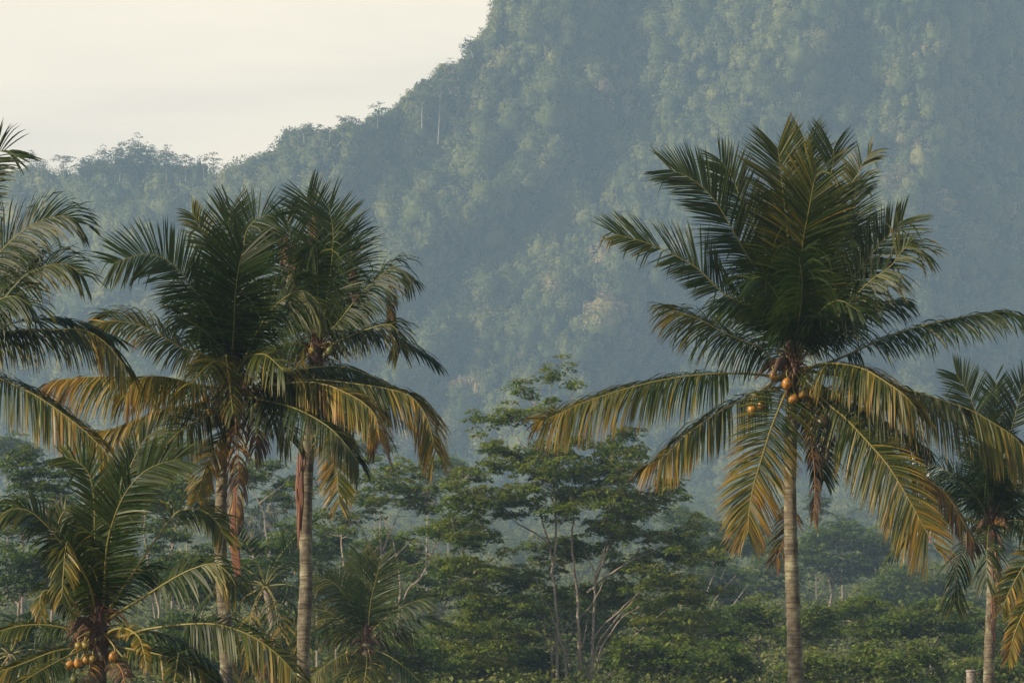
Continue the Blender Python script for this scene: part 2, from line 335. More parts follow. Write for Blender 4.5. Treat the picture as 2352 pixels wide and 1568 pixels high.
# ------------------------------------------------------------------ palms
_LT = [0, .05, .15, .38, .7, .88, 1.0]; _LV = [.42, .74, .95, 1.0, .97, .84, .64]
def frond(parent, W, L=0.95, f=0.7, droop=0.5, a0=0.1, a1=0.2, t0=0.16, seed=0, spread=1.0, beta=0.12, one=0, rib=0.036, pitch=0.027,
          width=0.0165, ragged=0.08, name='frond', up=None, tipfan=1.0, K4=4, patch=0.0, hang=0.0, sides=(1.0, 1.0), gaps=()):
    """One frond: leaflets along both sides of the curve W (world points), and its midrib as a sub-part."""
    r = np.random.RandomState(seed * 7919 % 100003 + 11)
    rmean = r.uniform(.3, .72)
    if a1 < .8: a0, a1 = a0 * .60, a1 * .72; patch = max(patch, .55 * a1 + .03)
    R = spline(W, 64); seg = np.linalg.norm(np.diff(R, axis=0), axis=1); s = np.concatenate([[0], np.cumsum(seg)]); LEN = s[-1]; s = s / LEN
    T = nrm(np.gradient(R, axis=0)); T = nrm(T + 0.0)
    H = np.array(up if up is not None else (0.0, -f, 1.0 - f + 0.02), float)
    H = H / np.linalg.norm(H)
    Nn = nrm(H - (T @ H)[:, None] * T); S = np.cross(T, Nn)
    mb = MB()
    n = max(6, int(LEN * (1 - t0) / pitch))
    for sg in (-1, 1):
        if one and one != sg: continue
        tt = np.linspace(0, 1, n) + r.uniform(-.3, .3, n) / n; tt = np.clip(tt, 0, 1); t = t0 + (1 - t0) * tt
        keep = r.rand(n) > ragged; 
        gap = vnoise(tt * 14 + seed * 3.3, np.full(n, sg * 5.1), seed) > (0.88 - ragged * 1.0)
        keep &= ~gap
        for g0, g1 in gaps: keep &= ~((tt > g0) & (tt < g1))
        tt = tt[keep]; t = t[keep]; m = len(t)
        if m < 3: continue
        def at(A): return np.stack([np.interp(t, s, A[:, k]) for k in range(3)], 1)
        p = at(R); Tt = nrm(at(T)); Nt = nrm(at(Nn)); St = nrm(at(S))
        al = np.interp(tt, [0, .12, .5, .85, 1], np.radians([86, 66, 51, 42 * tipfan, 28 * tipfan])) * spread
        al = al + np.radians(4.5) * vnoise(tt * 22, np.full(m, seed + sg), 3) + r.normal(0, .03, m)
        be = beta + r.normal(0, .12, m) + 0.12 * vnoise(tt * 9, np.full(m, seed * 1.7), 5)
        d = np.cos(al)[:, None] * Tt + np.sin(al)[:, None] * (sg * np.cos(be)[:, None] * St + np.sin(be)[:, None] * Nt)
        Lf = (1.20 if f < .7 else 1.22) * L * np.interp(tt, _LT, _LV) * r.uniform(.86, 1.08, m) * sides[0 if sg < 0 else 1]
        short = r.rand(m) < 0.04; Lf[short] *= .55
        g = max(droop, .14) * r.uniform(.6, 1.5, m); lim = r.rand(m) < 0.05; g[lim] += 2.0
        P_ = [p]; cur = p; D_ = []
        for j in range(K4):
            dj = nrm(d + (g * ((j + .4) / K4) ** 1.2 * 1.6 + hang)[:, None] * np.array([0, 0, -1.0]))
            D_.append(dj); cur = cur + dj * (Lf / K4)[:, None]; P_.append(cur)
        D_.append(D_[-1]); P_ = np.stack(P_, 1); D_ = np.stack(D_, 1)       # m,K4+1,3
        wv = Tt[:, None] - (D_ * Tt[:, None]).sum(-1, keepdims=True) * D_; wv = nrm(wv)
        tw = r.normal(0, .26, m)[:, None, None]; nv = np.cross(D_, wv)
        wv = wv * np.cos(tw) + nv * np.sin(tw)
        prof = np.array([.6, 1.0, 1.0, .8, .07]) if K4 == 4 else np.array([.6, 1.0, .5, .06])
        hw = (width * prof)[None, :, None] * r.uniform(.75, 1.2, m)[:, None, None]
        V = np.stack([P_ - wv * hw, P_ + wv * hw], 2).reshape(-1, 3)
        b = (np.arange(m) * (K4 + 1) * 2)[:, None] + (np.arange(K4) * 2)[None]
        F = np.stack([b, b + 1, b + 3, b + 2], -1)
        j = np.linspace(0, 1, K4 + 1)[None]
        age = a0 + (a1 - a0) * (tt ** 1.3)[:, None] + (0.07 + 0.50 * max(a0, a1)) * j ** 2 * r.uniform(.4, 1.4, m)[:, None]
        age = age + patch * np.maximum(0, vnoise(tt * 5 + seed, np.full(m, 2.0 * sg), 9))[:, None] + r.normal(0, .05 + .17 * a1, m)[:, None] * np.ones_like(j)
        age = np.clip(age, 0, .99)
        rd = np.clip(r.normal(rmean, .30, m), 0, 1)
        mb.add(V, F, np.repeat(age, 2, axis=1).ravel(), np.repeat(rd, (K4 + 1) * 2))
    o = mb.build(name, M_PALM, parent)
    rb = MB(); rr = rib * np.interp(s, [0, .08, .25, .6, 1], [1.6, 1.0, .62, .40, .16])
    tube(rb, R, rr, 6, age=np.clip(a0 * .8 + (a1 - a0) * .5 * s + 0.05, 0, 1), rnd=.6)
    rb.build('midrib', M_RIB, o, smooth=True)
    return o

def palm_trunk(parent, pts, D, r0, r1, dark=0.0, seed=0, flare=True):
    """Ringed trunk from the crown down to the ground; r0, r1 in metres at crown and foot."""
    W = PP(pts, D)
    foot = W[-1].copy(); prev = W[-2]; dz = foot[2] - (-0.2)
    sl_ = (foot - prev) / max(1e-6, abs(foot[2] - prev[2]))
    end = foot + sl_ * dz; end[2] = -0.2; end[1] = foot[1]
    W = np.vstack([W, end]); H = np.linalg.norm(np.diff(W, axis=0), axis=1).sum()
    n = int(H / 0.055); R = spline(W, n); t = np.linspace(0, 1, n)
    rad = r0 + (r1 - r0) * t ** .8 + 0.16 * np.exp(-(1 - t) * H / 0.5)
    rr = np.random.RandomState(seed + 5)
    ph = np.cumsum(rr.uniform(.5, 1.2, n)); rad = rad * (1 + 0.028 * np.sign(np.sin(ph)) * rr.uniform(.4, 1, n) + 0.05 * vnoise(t * H * 1.1, t * 0, seed) + .025 * vnoise(t * H * 4, t * 0, seed + 1))
    mb = MB(); tube(mb, R, rad, 18, rnd=.5)
    return mb.build('trunk', M_PTRUNK, parent, smooth=True)

def crown_heart(parent, hub, size=1.0, seed=0, hang=1.0):
    """Brown fibre sheath, old boot stubs and boat-shaped spathes at the base of the fronds."""
    r = np.random.RandomState(seed + 77); mb = MB()
    for i in range(int(110 * size)):
        a = r.uniform(0, 2 * math.pi); e = r.uniform(-.9, 1.2); L = r.uniform(.25, .8) * size
        d = np.array([math.cos(a) * math.cos(e), math.sin(a) * math.cos(e), math.sin(e)])
        p0 = hub + np.array([0, 0, r.uniform(-.35, .45)]) * size + d * .08
        q = [p0, p0 + d * L * .5, p0 + d * L * .8 + np.array([r.normal(0, .06), r.normal(0, .06), -L * .35])]
        tube(mb, spline(q, 6), np.linspace(.014, .003, 6) * (1.6 if r.rand() < .3 else 1), 4, age=r.uniform(0, .9), rnd=r.rand())
    tube(mb, spline([hub + np.array([0, 0, -.5 * size]), hub, hub + np.array([0, 0, .9 * size])], 10), np.array([.15, .17, .18, .17, .15, .13, .11, .09, .06, .02]) * size, 10, age=.8, rnd=.5)
    mb.build('fibre_sheath', M_FIB, parent)
    for i in range(int(4 * size * hang) + 2):
        a = r.uniform(0, 2 * math.pi); e = r.uniform(-.5, .5); L = r.uniform(.6, 1.1) * size
        d = np.array([math.cos(a), math.sin(a) * .7, 0])
        q = [hub + np.array([0, 0, -.1]), hub + d * L * .5 + np.array([0, 0, .18 * L + e * .2]), hub + d * L * .95 + np.array([0, 0, -.25 * L + e * .3])]
        m2 = MB(); tube(m2, spline(q, 10), np.array([.02, .035, .055, .07, .075, .07, .06, .045, .025, .006]) * size, 6, age=r.uniform(.4, 1), rnd=r.rand(), flat=.5)
        m2.build('spathe', M_FIB, parent, smooth=True)

def nuts(parent, hub, lst, D, seed=0):
    r = np.random.RandomState(seed + 3)
    for (u, v, rp, ag) in lst:
        c = P(u, v, D - r.uniform(.25, .5)); rad = rp * K * D
        mb = MB(); ax = nrm(np.array([r.normal(0, .4), r.normal(0, .3), 1.0]))
        blob(mb, c, (rad * .93, rad * .93, rad * 1.12), age=ag, rnd=r.uniform(.3, .7), axis=ax, lump=.05, seg=18, rings=12)
        o = mb.build('coconut', M_NUT, parent, smooth=True)
        s = MB(); tube(s, spline([c + ax * rad * 1.0, c + np.array([0, .05, rad * 2.2]), hub + np.array([0, 0, .1])], 8), np.linspace(.012, .03, 8), 5, age=.3)
        s.build('stalk', M_RIB, o, smooth=True)

def place_fronds(root, hub, D, specs, seed0=0, scale=1.0):
    """specs: (pts in photo units from near the crown outward, tip depth offset in m, options)."""
    for i, (pts, dy, kw) in enumerate(specs):
        n = len(pts)
        L = np.concatenate([[0], np.cumsum([math.hypot(pts[k + 1][0] - pts[k][0], pts[k + 1][1] - pts[k][1]) for k in range(n - 1)])]); L = L / L[-1]
        q = [P(p[0], p[1], D + dy * math.sin(L[k] * math.pi / 2) + (p[2] if len(p) > 2 else 0)) for k, p in enumerate(pts)]
        h = hub + nrm(q[0] - hub) * 0.1 if not kw.get('free') else None
        kk = {a: b for a, b in kw.items() if a != 'free'}
        W = np.vstack([hub + (q[0] - hub) * .06, q]) if h is not None else np.array(q)
        frond(root, W, seed=seed0 + i, **kk)

def rand_fronds(root, hub, n, seed, length=4.6, L=0.85, emin=-.6, emax=1.25, az=(0, 6.283), ages=(0.0, .25), droop=(.3, .9), pitch=.06, K4=4, width=.024, rib=.032):
    """Fronds in every direction round the crown; older (lower) ones arch over and hang."""
    r = np.random.RandomState(seed + 1000)
    for i in range(n):
        k = (i + .5) / n; e = emax + (emin - emax) * k + r.normal(0, .1); a = az[0] + (az[1] - az[0]) * ((i * .61803) % 1) + r.normal(0, .15)
        ln = length * r.uniform(.85, 1.08); st = 9; p = hub.copy(); pts = [p.copy()]; ee = e
        for j in range(st):
            d = np.array([math.cos(a) * math.cos(ee), math.sin(a) * math.cos(ee), math.sin(ee)])
            p = p + d * ln / st; pts.append(p.copy()); ee -= (.12 + .10 * (1 - max(0, e) / 1.5)) * r.uniform(.7, 1.3)
        old = max(0, (0.35 - e)) / .95; hang = min(1, max(0, (1.1 - e) / 1.7))
        frond(root, np.array(pts)[::2] if len(pts) > 7 else np.array(pts), L=L, droop=droop[0] + (droop[1] - droop[0]) * hang * r.uniform(.7, 1.4) * 1.5,
              a0=ages[0] + old * .22, a1=ages[0] + (ages[1] - ages[0]) * k + old * .5, t0=.2, seed=seed + i * 13, up=(r.normal(0, .15), r.normal(0, .15), 1.0 if e < 1.0 else .5), beta=.15 - .3 * hang,
              pitch=pitch, K4=K4, width=width, rib=rib, patch=.15)
# ------------------------------------------------------------------ the palms
def palm(name, label, D, hubpx, trunkpx, r0, r1, specs, seed, nutl=(), group='coconut palms', heart=1.0, footless=False):
    hub = P(hubpx[0], hubpx[1], D)
    foot = P(trunkpx[-1][0], trunkpx[-1][1], D)
    root = thing(name, label, 'palm tree', (foot[0], D, 0.0), group)
    palm_trunk(root, trunkpx, D, r0, r1, seed=seed)
    if heart: crown_heart(root, hub, heart, seed)
    place_fronds(root, hub, D, specs, seed * 100)
    nuts(root, hub, nutl, D, seed)
    return root, hub

# --- the big palm right of the middle
A = []
def fr(lst_, pts, dy=0.0, **kw): lst_.append((pts, dy, kw))
fr(A, [(1790, 770), (1750, 715), (1667, 677), (1600, 615), (1528, 576), (1480, 556), (1415, 538)], -0.6, L=0.98, f=.62, droop=.12, a0=.12, a1=.30, beta=-.05, ragged=.05, sides=(.62, 1.0), gaps=[(.70, .76)])
fr(A, [(1800, 760), (1760, 660), (1715, 585), (1683, 529), (1655, 480), (1623, 439), (1583, 408), (1541, 390)], -1.2, L=.92, f=.75, droop=.05, a0=.05, a1=.16, tipfan=.9)
fr(A, [(1805, 740), (1780, 630), (1742, 538), (1708, 470), (1680, 405), (1655, 368)], .8, L=.82, f=.8, droop=.02, a0=.05, a1=.14, gaps=[(.5, .58)])
fr(A, [(1822, 740), (1816, 640), (1810, 554), (1803, 480), (1797, 430), (1787, 342)], -1.6, L=1.12, f=.93, droop=.03, a0=.06, a1=.30, tipfan=1.1, ragged=.02)
fr(A, [(1830, 740), (1838, 600), (1845, 480), (1848, 392), (1851, 330)], .9, L=1.0, f=.9, droop=.0, a0=.04, a1=.14, tipfan=.8)
fr(A, [(1832, 740), (1850, 620), (1879, 570), (1894, 476), (1905, 420), (1913, 377), (1914, 345)], -.4, L=1.12, f=.9, droop=.16, a0=.03, a1=.08, sides=(1.05, .8), gaps=[(.74, .87)])
fr(A, [(1845, 740), (1890, 660), (1930, 590), (1962, 500), (1966, 430), (1980, 380), (2000, 352)], .6, L=.62, f=.6, droop=.35, a0=.1, a1=.35, ragged=.22, gaps=[(.62, .72)])
fr(A, [(1826, 760), (1829, 700), (1839, 616), (1845, 551), (1858, 482), (1868, 425), (1876, 395)], -2.6, L=1.10, f=.95, droop=.12, a0=.05, a1=.38, ragged=.03)
fr(A, [(1850, 760), (1885, 680), (1915, 600), (1935, 520), (1938, 450)], .2, L=1.05, f=.85, droop=.2, a0=.02, a1=.08)
fr(A, [(1850, 770), (1880, 735), (1935, 672), (1988, 601), (2025, 557), (2072, 508)], -.6, L=.98, f=.78, droop=.18, a0=.04, a1=.18, sides=(.8, 1.0))
fr(A, [(1858, 780), (1915, 735), (1965, 680), (2000, 644), (2045, 612), (2080, 570), (2118, 575)], -1.0, L=.90, f=.6, droop=.75, a0=.06, a1=.36, ragged=.14, gaps=[(.72, .78)])
fr(A, [(1862, 800), (1905, 760), (1960, 720), (2010, 695), (2060, 690)], 1.4, L=.95, f=.35, droop=.9, a0=.04, a1=.1)
fr(A, [(1870, 842), (1921, 826), (2033, 776), (2114, 749), (2190, 732), (2251, 722), (2310, 716), (2372, 735)], -.6, L=.80, f=.35, droop=.75, a0=.05, a1=.14, t0=.22, beta=-.2, ragged=.10, gaps=[(.80, .84)])
fr(A, [(1845, 850), (1875, 838), (1904, 834), (1950, 838), (1990, 850), (2033, 876), (2075, 905), (2105, 938)], -3.0, L=.95, f=.5, droop=1.0, a0=.30, a1=.58, beta=-.3, t0=.08, ragged=.03)
fr(A, [(1880, 855), (1960, 868), (2082, 894), (2174, 922), (2230, 942), (2275, 967), (2325, 1000), (2368, 1045)], -1.5, L=1.22, f=.42, droop=1.5, a0=.18, a1=.52, beta=-.5, t0=.2, ragged=.04, patch=.25)
fr(A, [(1870, 875), (1920, 905), (1953, 925), (2009, 951), (2060, 985), (2126, 1026)], .8, L=.72, f=.3, droop=.9, a0=.05, a1=.12, beta=-.4)
fr(A, [(1862, 890), (1905, 930), (1945, 963), (2001, 1023), (2045, 1076), (2093, 1156), (2130, 1224), (2152, 1262)], -1.2, L=1.15, f=.86, droop=.35, a0=.28, a1=.72, beta=-.1, t0=.14, ragged=.04, patch=.3, sides=(.75, 1.0))
fr(A, [(1880, 905), (1960, 965), (2058, 1043), (2110, 1085), (2170, 1132), (2206, 1187), (2236, 1243)], .5, L=.65, f=.4, droop=1.2, a0=.3, a1=.85, beta=-.4, ragged=.12, patch=.3)
fr(A, [(1812, 880), (1803, 905), (1770, 987), (1746, 1064), (1732, 1110), (1722, 1165), (1718, 1222)], -2.8, L=1.02, f=.93, droop=.30, a0=.34, a1=.70, beta=-.05, t0=.1, ragged=.03, sides=(.95, .95))
fr(A, [(1795, 868), (1746, 860), (1670, 857), (1577, 864), (1500, 877), (1430, 895), (1355, 919), (1300, 942), (1262, 960)], -.8, L=1.10, f=.45, droop=1.15, a0=.16, a1=.60, beta=-.2, t0=.27, ragged=.05, patch=.2, tipfan=1.3)
fr(A, [(1300, 944), (1279, 953), (1255, 962), (1232, 968)], -.9, free=True, L=.42, f=.7, droop=.5, a0=.55, a1=.7, t0=.0, rib=.008, pitch=.04)
fr(A, [(1790, 890), (1740, 905), (1678, 931), (1637, 955), (1577, 999), (1530, 1045), (1490, 1068)], -.4, L=.92, f=.5, droop=1.0, a0=.22, a1=.64, beta=-.3, t0=.18, ragged=.08, patch=.3)
fr(A, [(1790, 845), (1750, 800), (1714, 786), (1660, 762), (1610, 735), (1545, 712)], -.9, L=.98, f=.55, droop=.85, a0=.14, a1=.36, beta=-.2, t0=.2, ragged=.06)
fr(A, [(1800, 830), (1770, 760), (1735, 715), (1690, 700), (1650, 705)], .5, L=.85, f=.5, droop=.9, a0=.06, a1=.15, t0=.15)
fr(A, [(1828, 780), (1840, 700), (1842, 640), (1835, 590)], -3.4, L=.95, f=.9, droop=.75, a0=.06, a1=.16, ragged=.1)
fr(A, [(1820, 770), (1790, 690), (1755, 640), (1720, 640)], -1.6, L=.85, f=.7, droop=.8, a0=.05, a1=.14, ragged=.12)
fr(A, [(1845, 780), (1880, 720), (1925, 690), (1975, 715)], -2.0, L=.9, f=.6, droop=.9, a0=.05, a1=.14, ragged=.1)
fr(A, [(1850, 900), (1868, 960), (1885, 1030), (1892, 1100)], .8, L=.6, f=.8, droop=.6, a0=.05, a1=.1)
fr(A, [(1846, 900), (1862, 1000), (1872, 1100), (1870, 1200)], .0, L=.34, f=.6, droop=2.2, a0=.96, a1=.98, ragged=.35, width=.012, name='dead_frond')
fr(A, [(1856, 900), (1900, 960), (1895, 1010), (1880, 1060)], .3, L=.42, f=.5, droop=2.0, a0=.96, a1=.98, ragged=.3, width=.012, name='dead_frond')
fr(A, [(1820, 1120), (1812, 1190), (1800, 1240), (1782, 1290)], .6, free=True, L=.45, f=.8, droop=.8, a0=.93, a1=.98, ragged=.2, width=.014, t0=.2, name='dead_frond')
rA, hA = palm('coconut_palm', 'tall straight palm right of the middle, ripe orange coconuts under its full crown', 100, (1820, 850),
     [(1820, 850), (1818, 960), (1814, 1080), (1815, 1160), (1818, 1300), (1824, 1450), (1828, 1568), (1831, 1660)], .13, .185, A, 1,
     [(1807, 881, 12.5, .05), (1822, 917, 12, .1), (1728, 942, 12.5, .1), (1749, 931, 10.5, .15), (1776, 862, 10.5, .25), (1842, 905, 10, .2), (1890, 968, 17, .95), (1868, 905, 10, .45)])
rand_fronds(rA, hA, 1, 31, length=4.2, az=(.3, 2.8), ages=(.0, .2))

# --- left of the middle, in front
B = []
fr(B, [(520, 800), (480, 710), (435, 653), (419, 628), (383, 597), (345, 584), (314, 587), (285, 596), (262, 605)], -1.2, L=.82, f=.86, droop=.12, a0=.08, a1=.14, tipfan=1.4, ragged=.02)
fr(B, [(528, 790), (510, 690), (483, 585), (471, 554), (458, 520), (443, 492)], .6, L=.55, f=.75, droop=.3, a0=.1, a1=.3, ragged=.10)
fr(B, [(535, 815), (535, 797), (538, 740), (540, 687), (545, 636), (552, 600), (560, 572)], -2.4, L=1.15, f=.95, droop=.16, a0=.03, a1=.07, ragged=.02)
fr(B, [(532, 790), (528, 680), (521, 584), (523, 533), (530, 480)], .4, L=.88, f=.9, droop=.0, a0=.06, a1=.15)
fr(B, [(542, 780), (552, 680), (560, 564), (568, 528), (587, 505), (610, 495), (631, 500)], -.8, L=.80, f=.85, droop=.25, a0=.05, a1=.12, tipfan=1.4)
fr(B, [(555, 840), (600, 745), (640, 695), (684, 668), (713, 677), (738, 703)], -2.0, L=.98, f=.75, droop=.9, a0=.06, a1=.28, t0=.1, beta=-.2)
fr(B, [(548, 800), (575, 730), (592, 650), (600, 590), (597, 555)], .9, L=.95, f=.8, droop=.2, a0=.04, a1=.08)
fr(B, [(520, 830), (485, 745), (455, 690), (432, 672)], .6, L=.95, f=.6, droop=.65, a0=.05, a1=.14, ragged=.1)
fr(B, [(520, 815), (490, 780), (455, 750), (410, 725)], -2.2, L=.80, f=.7, droop=.75, a0=.10, a1=.20, ragged=.12)
fr(B, [(520, 850), (470, 815), (420, 800), (398, 787), (373, 772), (332, 751), (294, 741), (253, 737), (215, 745)], -.8, L=.85, f=.6, droop=.80, a0=.32, a1=.50, beta=0.0, t0=.1, ragged=.06, patch=.2, sides=(.75, 1.0))
fr(B, [(505, 890), (450, 884), (410, 872), (360, 864), (315, 872), (290, 905)], -2.2, L=.95, f=.4, droop=1.4, a0=.40, a1=.66, beta=-.35, t0=.08, ragged=.06, patch=.3)
fr(B, [(500, 890), (400, 874), (300, 865), (200, 866), (145, 871), (112, 879)], .4, L=1.02, f=.4, droop=1.5, a0=.34, a1=.74, beta=-.4, t0=.2, ragged=.05, patch=.35)
fr(B, [(510, 920), (460, 924), (390, 939), (325, 959), (260, 984), (217, 990)], .3, L=.75, f=.45, droop=1.3, a0=.32, a1=.50, beta=-.35, t0=.12, ragged=.06)
fr(B, [(515, 930), (490, 949), (440, 972), (400, 1002), (370, 1035), (345, 1065)], -1.4, L=.82, f=.75, droop=.55, a0=.16, a1=.40, beta=-.2, t0=.1, ragged=.06)
fr(B, [(520, 960), (505, 1009), (480, 1054), (465, 1094), (456, 1140)], -.6, L=.50, f=.85, droop=.35, a0=.55, a1=.66, t0=.1, beta=-.1)
fr(B, [(560, 900), (600, 878), (629, 860), (711, 845), (786, 842), (849, 862), (910, 890)], -.2, L=.85, f=.4, droop=1.15, a0=.14, a1=.30, beta=-.3, t0=.1, ragged=.05)
fr(B, [(565, 900), (620, 885), (670, 875), (739, 873), (821, 882), (890, 893), (945, 912), (981, 960), (1000, 1035)], -1.2, L=.98, f=.5, droop=1.0, a0=.26, a1=.62, beta=-.35, t0=.12, ragged=.04, patch=.25)
fr(B, [(565, 905), (615, 888), (698, 877), (753, 885), (794, 902), (835, 925), (863, 958), (872, 1010)], -2.2, L=.88, f=.5, droop=1.1, a0=.22, a1=.74, beta=-.35, t0=.1, ragged=.06, patch=.35)
fr(B, [(565, 910), (610, 920), (684, 940), (753, 979), (794, 1020), (822, 1060)], -2.8, L=.85, f=.5, droop=.95, a0=.10, a1=.28, beta=-.3, t0=.08, ragged=.05)
fr(B, [(560, 905), (600, 930), (640, 965), (665, 1010)], .5, L=.80, f=.5, droop=1.0, a0=.2, a1=.4, t0=.1)
fr(B, [(530, 850), (500, 830), (470, 845), (440, 880)], -2.6, L=.80, f=.6, droop=1.0, a0=.34, a1=.5, t0=.08)
fr(B, [(545, 850), (570, 820), (610, 815), (650, 850)], -2.2, L=.85, f=.6, droop=1.0, a0=.28, a1=.4, t0=.08)
fr(B, [(535, 840), (520, 815), (525, 860), (535, 950)], -2.6, L=.55, f=.7, droop=1.2, a0=.28, a1=.5, t0=.15, ragged=.1)
fr(B, [(540, 900), (542, 980), (548, 1080), (540, 1200)], -.9, L=.50, f=.6, droop=2.4, a0=.84, a1=.9, ragged=.35, width=.02, name='dead_frond')
fr(B, [(570, 920), (590, 985), (585, 1040)], -.2, L=.55, f=.6, droop=2.2, a0=.97, a1=.99, ragged=.2, width=.02, name='dead_frond')
rB, hB = palm('coconut_palm', 'leaning palm left of the middle, a long reddish dry sheath hanging beside its trunk', 99, (538, 880),
     [(538, 880), (530, 950), (518, 1020), (510, 1100), (507, 1200), (508, 1300), (515, 1400), (520, 1480), (519, 1568), (518, 1660)], .12, .155, B, 2,
     [(472, 915, 10, .15), (603, 922, 12, .15), (480, 945, 8, .3), (590, 935, 9, .6)])
rand_fronds(rB, hB, 1, 41, length=3.9, az=(.3, 2.8), ages=(.0, .3))
mb = MB()
for k in range(14):
    o_ = rs.normal(0, 1, 2)
    q = [P(541 + o_[0], 1120, 98), P(536 + o_[0] * 2, 1210, 98), P(541 + o_[0] * 4, 1270, 98), P(546 + o_[0] * 4, 1322 + o_[1] * 3, 98)]
    tube(mb, spline(q, 12), [.008, .012, .014, .018, .022, .03, .035, .04, .04, .035, .02, .006], 5, age=rs.uniform(0, .25), rnd=rs.rand(), flat=.3)
M_DRY = leafmat('dry_sheath', [(0, (0.24, 0.095, 0.055)), (1, (0.17, 0.10, 0.07))], rough=.7, trans=.1)
mb.build('dry_sheath', M_DRY, rB)

# --- behind it, dark shaggy crown
Cc = []
fr(Cc, [(732, 770), (735, 690), (735, 600), (725, 520), (705, 455)], .2, L=.95, f=.9, droop=.0, a0=.03, a1=.08)
fr(Cc, [(738, 770), (752, 680), (763, 590), (765, 530), (755, 475)], -.6, L=1.0, f=.9, droop=.08, a0=.02, a1=.06)
fr(Cc, [(722, 770), (700, 680), (680, 600), (665, 540), (660, 500)], .4, L=.85, f=.8, droop=.1, a0=.04, a1=.1)
fr(Cc, [(740, 770), (775, 690), (800, 620), (808, 570), (806, 535)], -.2, L=.85, f=.75, droop=.45, a0=.05, a1=.2, ragged=.12)
fr(Cc, [(728, 760), (730, 660), (728, 590), (722, 562), (712, 585)], -2.8, L=.95, f=.8, droop=1.2, a0=.06, a1=.2, ragged=.1)
fr(Cc, [(735, 790), (779, 738), (819, 686), (846, 659), (885, 625), (907, 612), (935, 632)], -.6, L=.88, f=.5, droop=.85, a0=.06, a1=.12, beta=-.2)
fr(Cc, [(740, 805), (765, 790), (805, 771), (844, 756), (890, 745), (912, 760), (920, 800)], -1.0, L=.75, f=.5, droop=.85, a0=.06, a1=.40, beta=-.2)
fr(Cc, [(725, 780), (700, 730), (680, 700), (650, 690)], .6, L=.9, f=.5, droop=.8, a0=.05, a1=.12)
fr(Cc, [(735, 780), (760, 720), (790, 690), (810, 700)], 1.2, L=.95, f=.5, droop=.8, a0=.04, a1=.1)
fr(Cc, [(715, 815), (690, 830), (672, 860), (660, 900)], -1.0, L=.7, f=.6, droop=.9, a0=.4, a1=.7)
fr(Cc, [(718, 810), (690, 790), (650, 790), (610, 820)], -.5, L=.85, f=.5, droop=.9, a0=.3, a1=.45)
fr(Cc, [(735, 840), (750, 900), (761, 962), (772, 1036), (776, 1100), (779, 1155)], -1.0, L=.62, f=.9, droop=.25, a0=.35, a1=.62, t0=.3, beta=-.1)
fr(Cc, [(735, 830), (770, 870), (800, 920), (815, 970)], 1.0, L=.85, f=.6, droop=.9, a0=.08, a1=.2)
for q in ([(721, 500), (722, 530), (728, 570)], [(676, 560), (674, 640), (678, 720)], [(806, 580), (815, 640), (818, 680)], [(900, 650), (898, 700), (900, 765)], [(654, 540), (652, 580), (650, 600)]):
    fr(Cc, q, -.5, free=True, L=.30, f=.6, droop=2.5, a0=.88, a1=.95, t0=0, rib=.012, ragged=.1, width=.02, name='dead_leaflets')
rC, hC = palm('coconut_palm', 'straight grey palm with a dark shaggy crown, dry brown fronds down its left side', 107, (727, 808),
     [(727, 808), (722, 880), (714, 980), (705, 1080), (702, 1200), (703, 1330), (698, 1450), (697, 1568), (697, 1660)], .15, .165, Cc, 3,
     [(757, 806, 10, .75), (748, 815, 8, .9), (716, 805, 8, .5)])
rand_fronds(rC, hC, 1, 51, length=3.9, az=(.3, 2.8), ages=(.0, .15), emin=.1)
mb = MB()
for k in range(26):
    a_ = rs.uniform(-7, 7); b_ = rs.uniform(1010, 1080); e_ = b_ + rs.uniform(70, 190)
    q = [P(690 + a_, b_, 106.6), P(690 + a_ * 1.1 + rs.normal(0, 2), (b_ + e_) / 2, 106.5), P(690 + a_ * .5 + rs.normal(0, 2), e_, 106.6)]
    tube(mb, spline(q, 8), [.012, .03, .04, .04, .035, .03, .02, .005], 5, age=rs.uniform(0, 1), rnd=rs.uniform(0, .7), flat=.3)
mb.build('dry_sheath', M_DRY, rC)

# --- low palm at the lower left
Dd = []
kD = .80
fr(Dd, [(235, 1400), (240, 1349), (245, 1259), (262, 1190), (290, 1129), (330, 1084), (370, 1064), (412, 1054)], -.9, L=.98, f=.9, droop=.20, a0=.03, a1=.10, rib=.034)
fr(Dd, [(228, 1400), (224, 1320), (218, 1234), (216, 1150), (205, 1090), (180, 1062), (150, 1049)], -.4, L=.75, f=.88, droop=.02, a0=.08, a1=.16)
fr(Dd, [(232, 1400), (245, 1300), (268, 1180), (292, 1090), (325, 1020), (345, 997)], .7, L=.80, f=.8, droop=.05, a0=.08, a1=.16)
fr(Dd, [(215, 1400), (185, 1334), (150, 1264), (110, 1210), (70, 1175), (30, 1168), (0, 1184)], -.8, L=.82, f=.6, droop=.75, a0=.08, a1=.16)
fr(Dd, [(215, 1405), (190, 1350), (165, 1290), (140, 1240), (135, 1200), (150, 1172), (180, 1168)], .5, L=.75, f=.6, droop=.7, a0=.06, a1=.14)
fr(Dd, [(218, 1400), (208, 1350), (180, 1290), (155, 1245), (148, 1290), (142, 1370)], -1.6, L=.68, f=.8, droop=.5, a0=.12, a1=.3)
fr(Dd, [(240, 1425), (262, 1380), (310, 1309), (350, 1249), (400, 1182), (428, 1170), (465, 1172), (498, 1199), (520, 1240)], -.4, L=.72, f=.6, droop=.8, a0=.08, a1=.30, t0=.62, rib=.04)
fr(Dd, [(245, 1425), (290, 1395), (325, 1374), (380, 1339), (435, 1309), (490, 1294), (525, 1316), (542, 1345)], -1.4, L=.98, f=.6, droop=.75, a0=.06, a1=.24, t0=.48, beta=-.2, rib=.04)
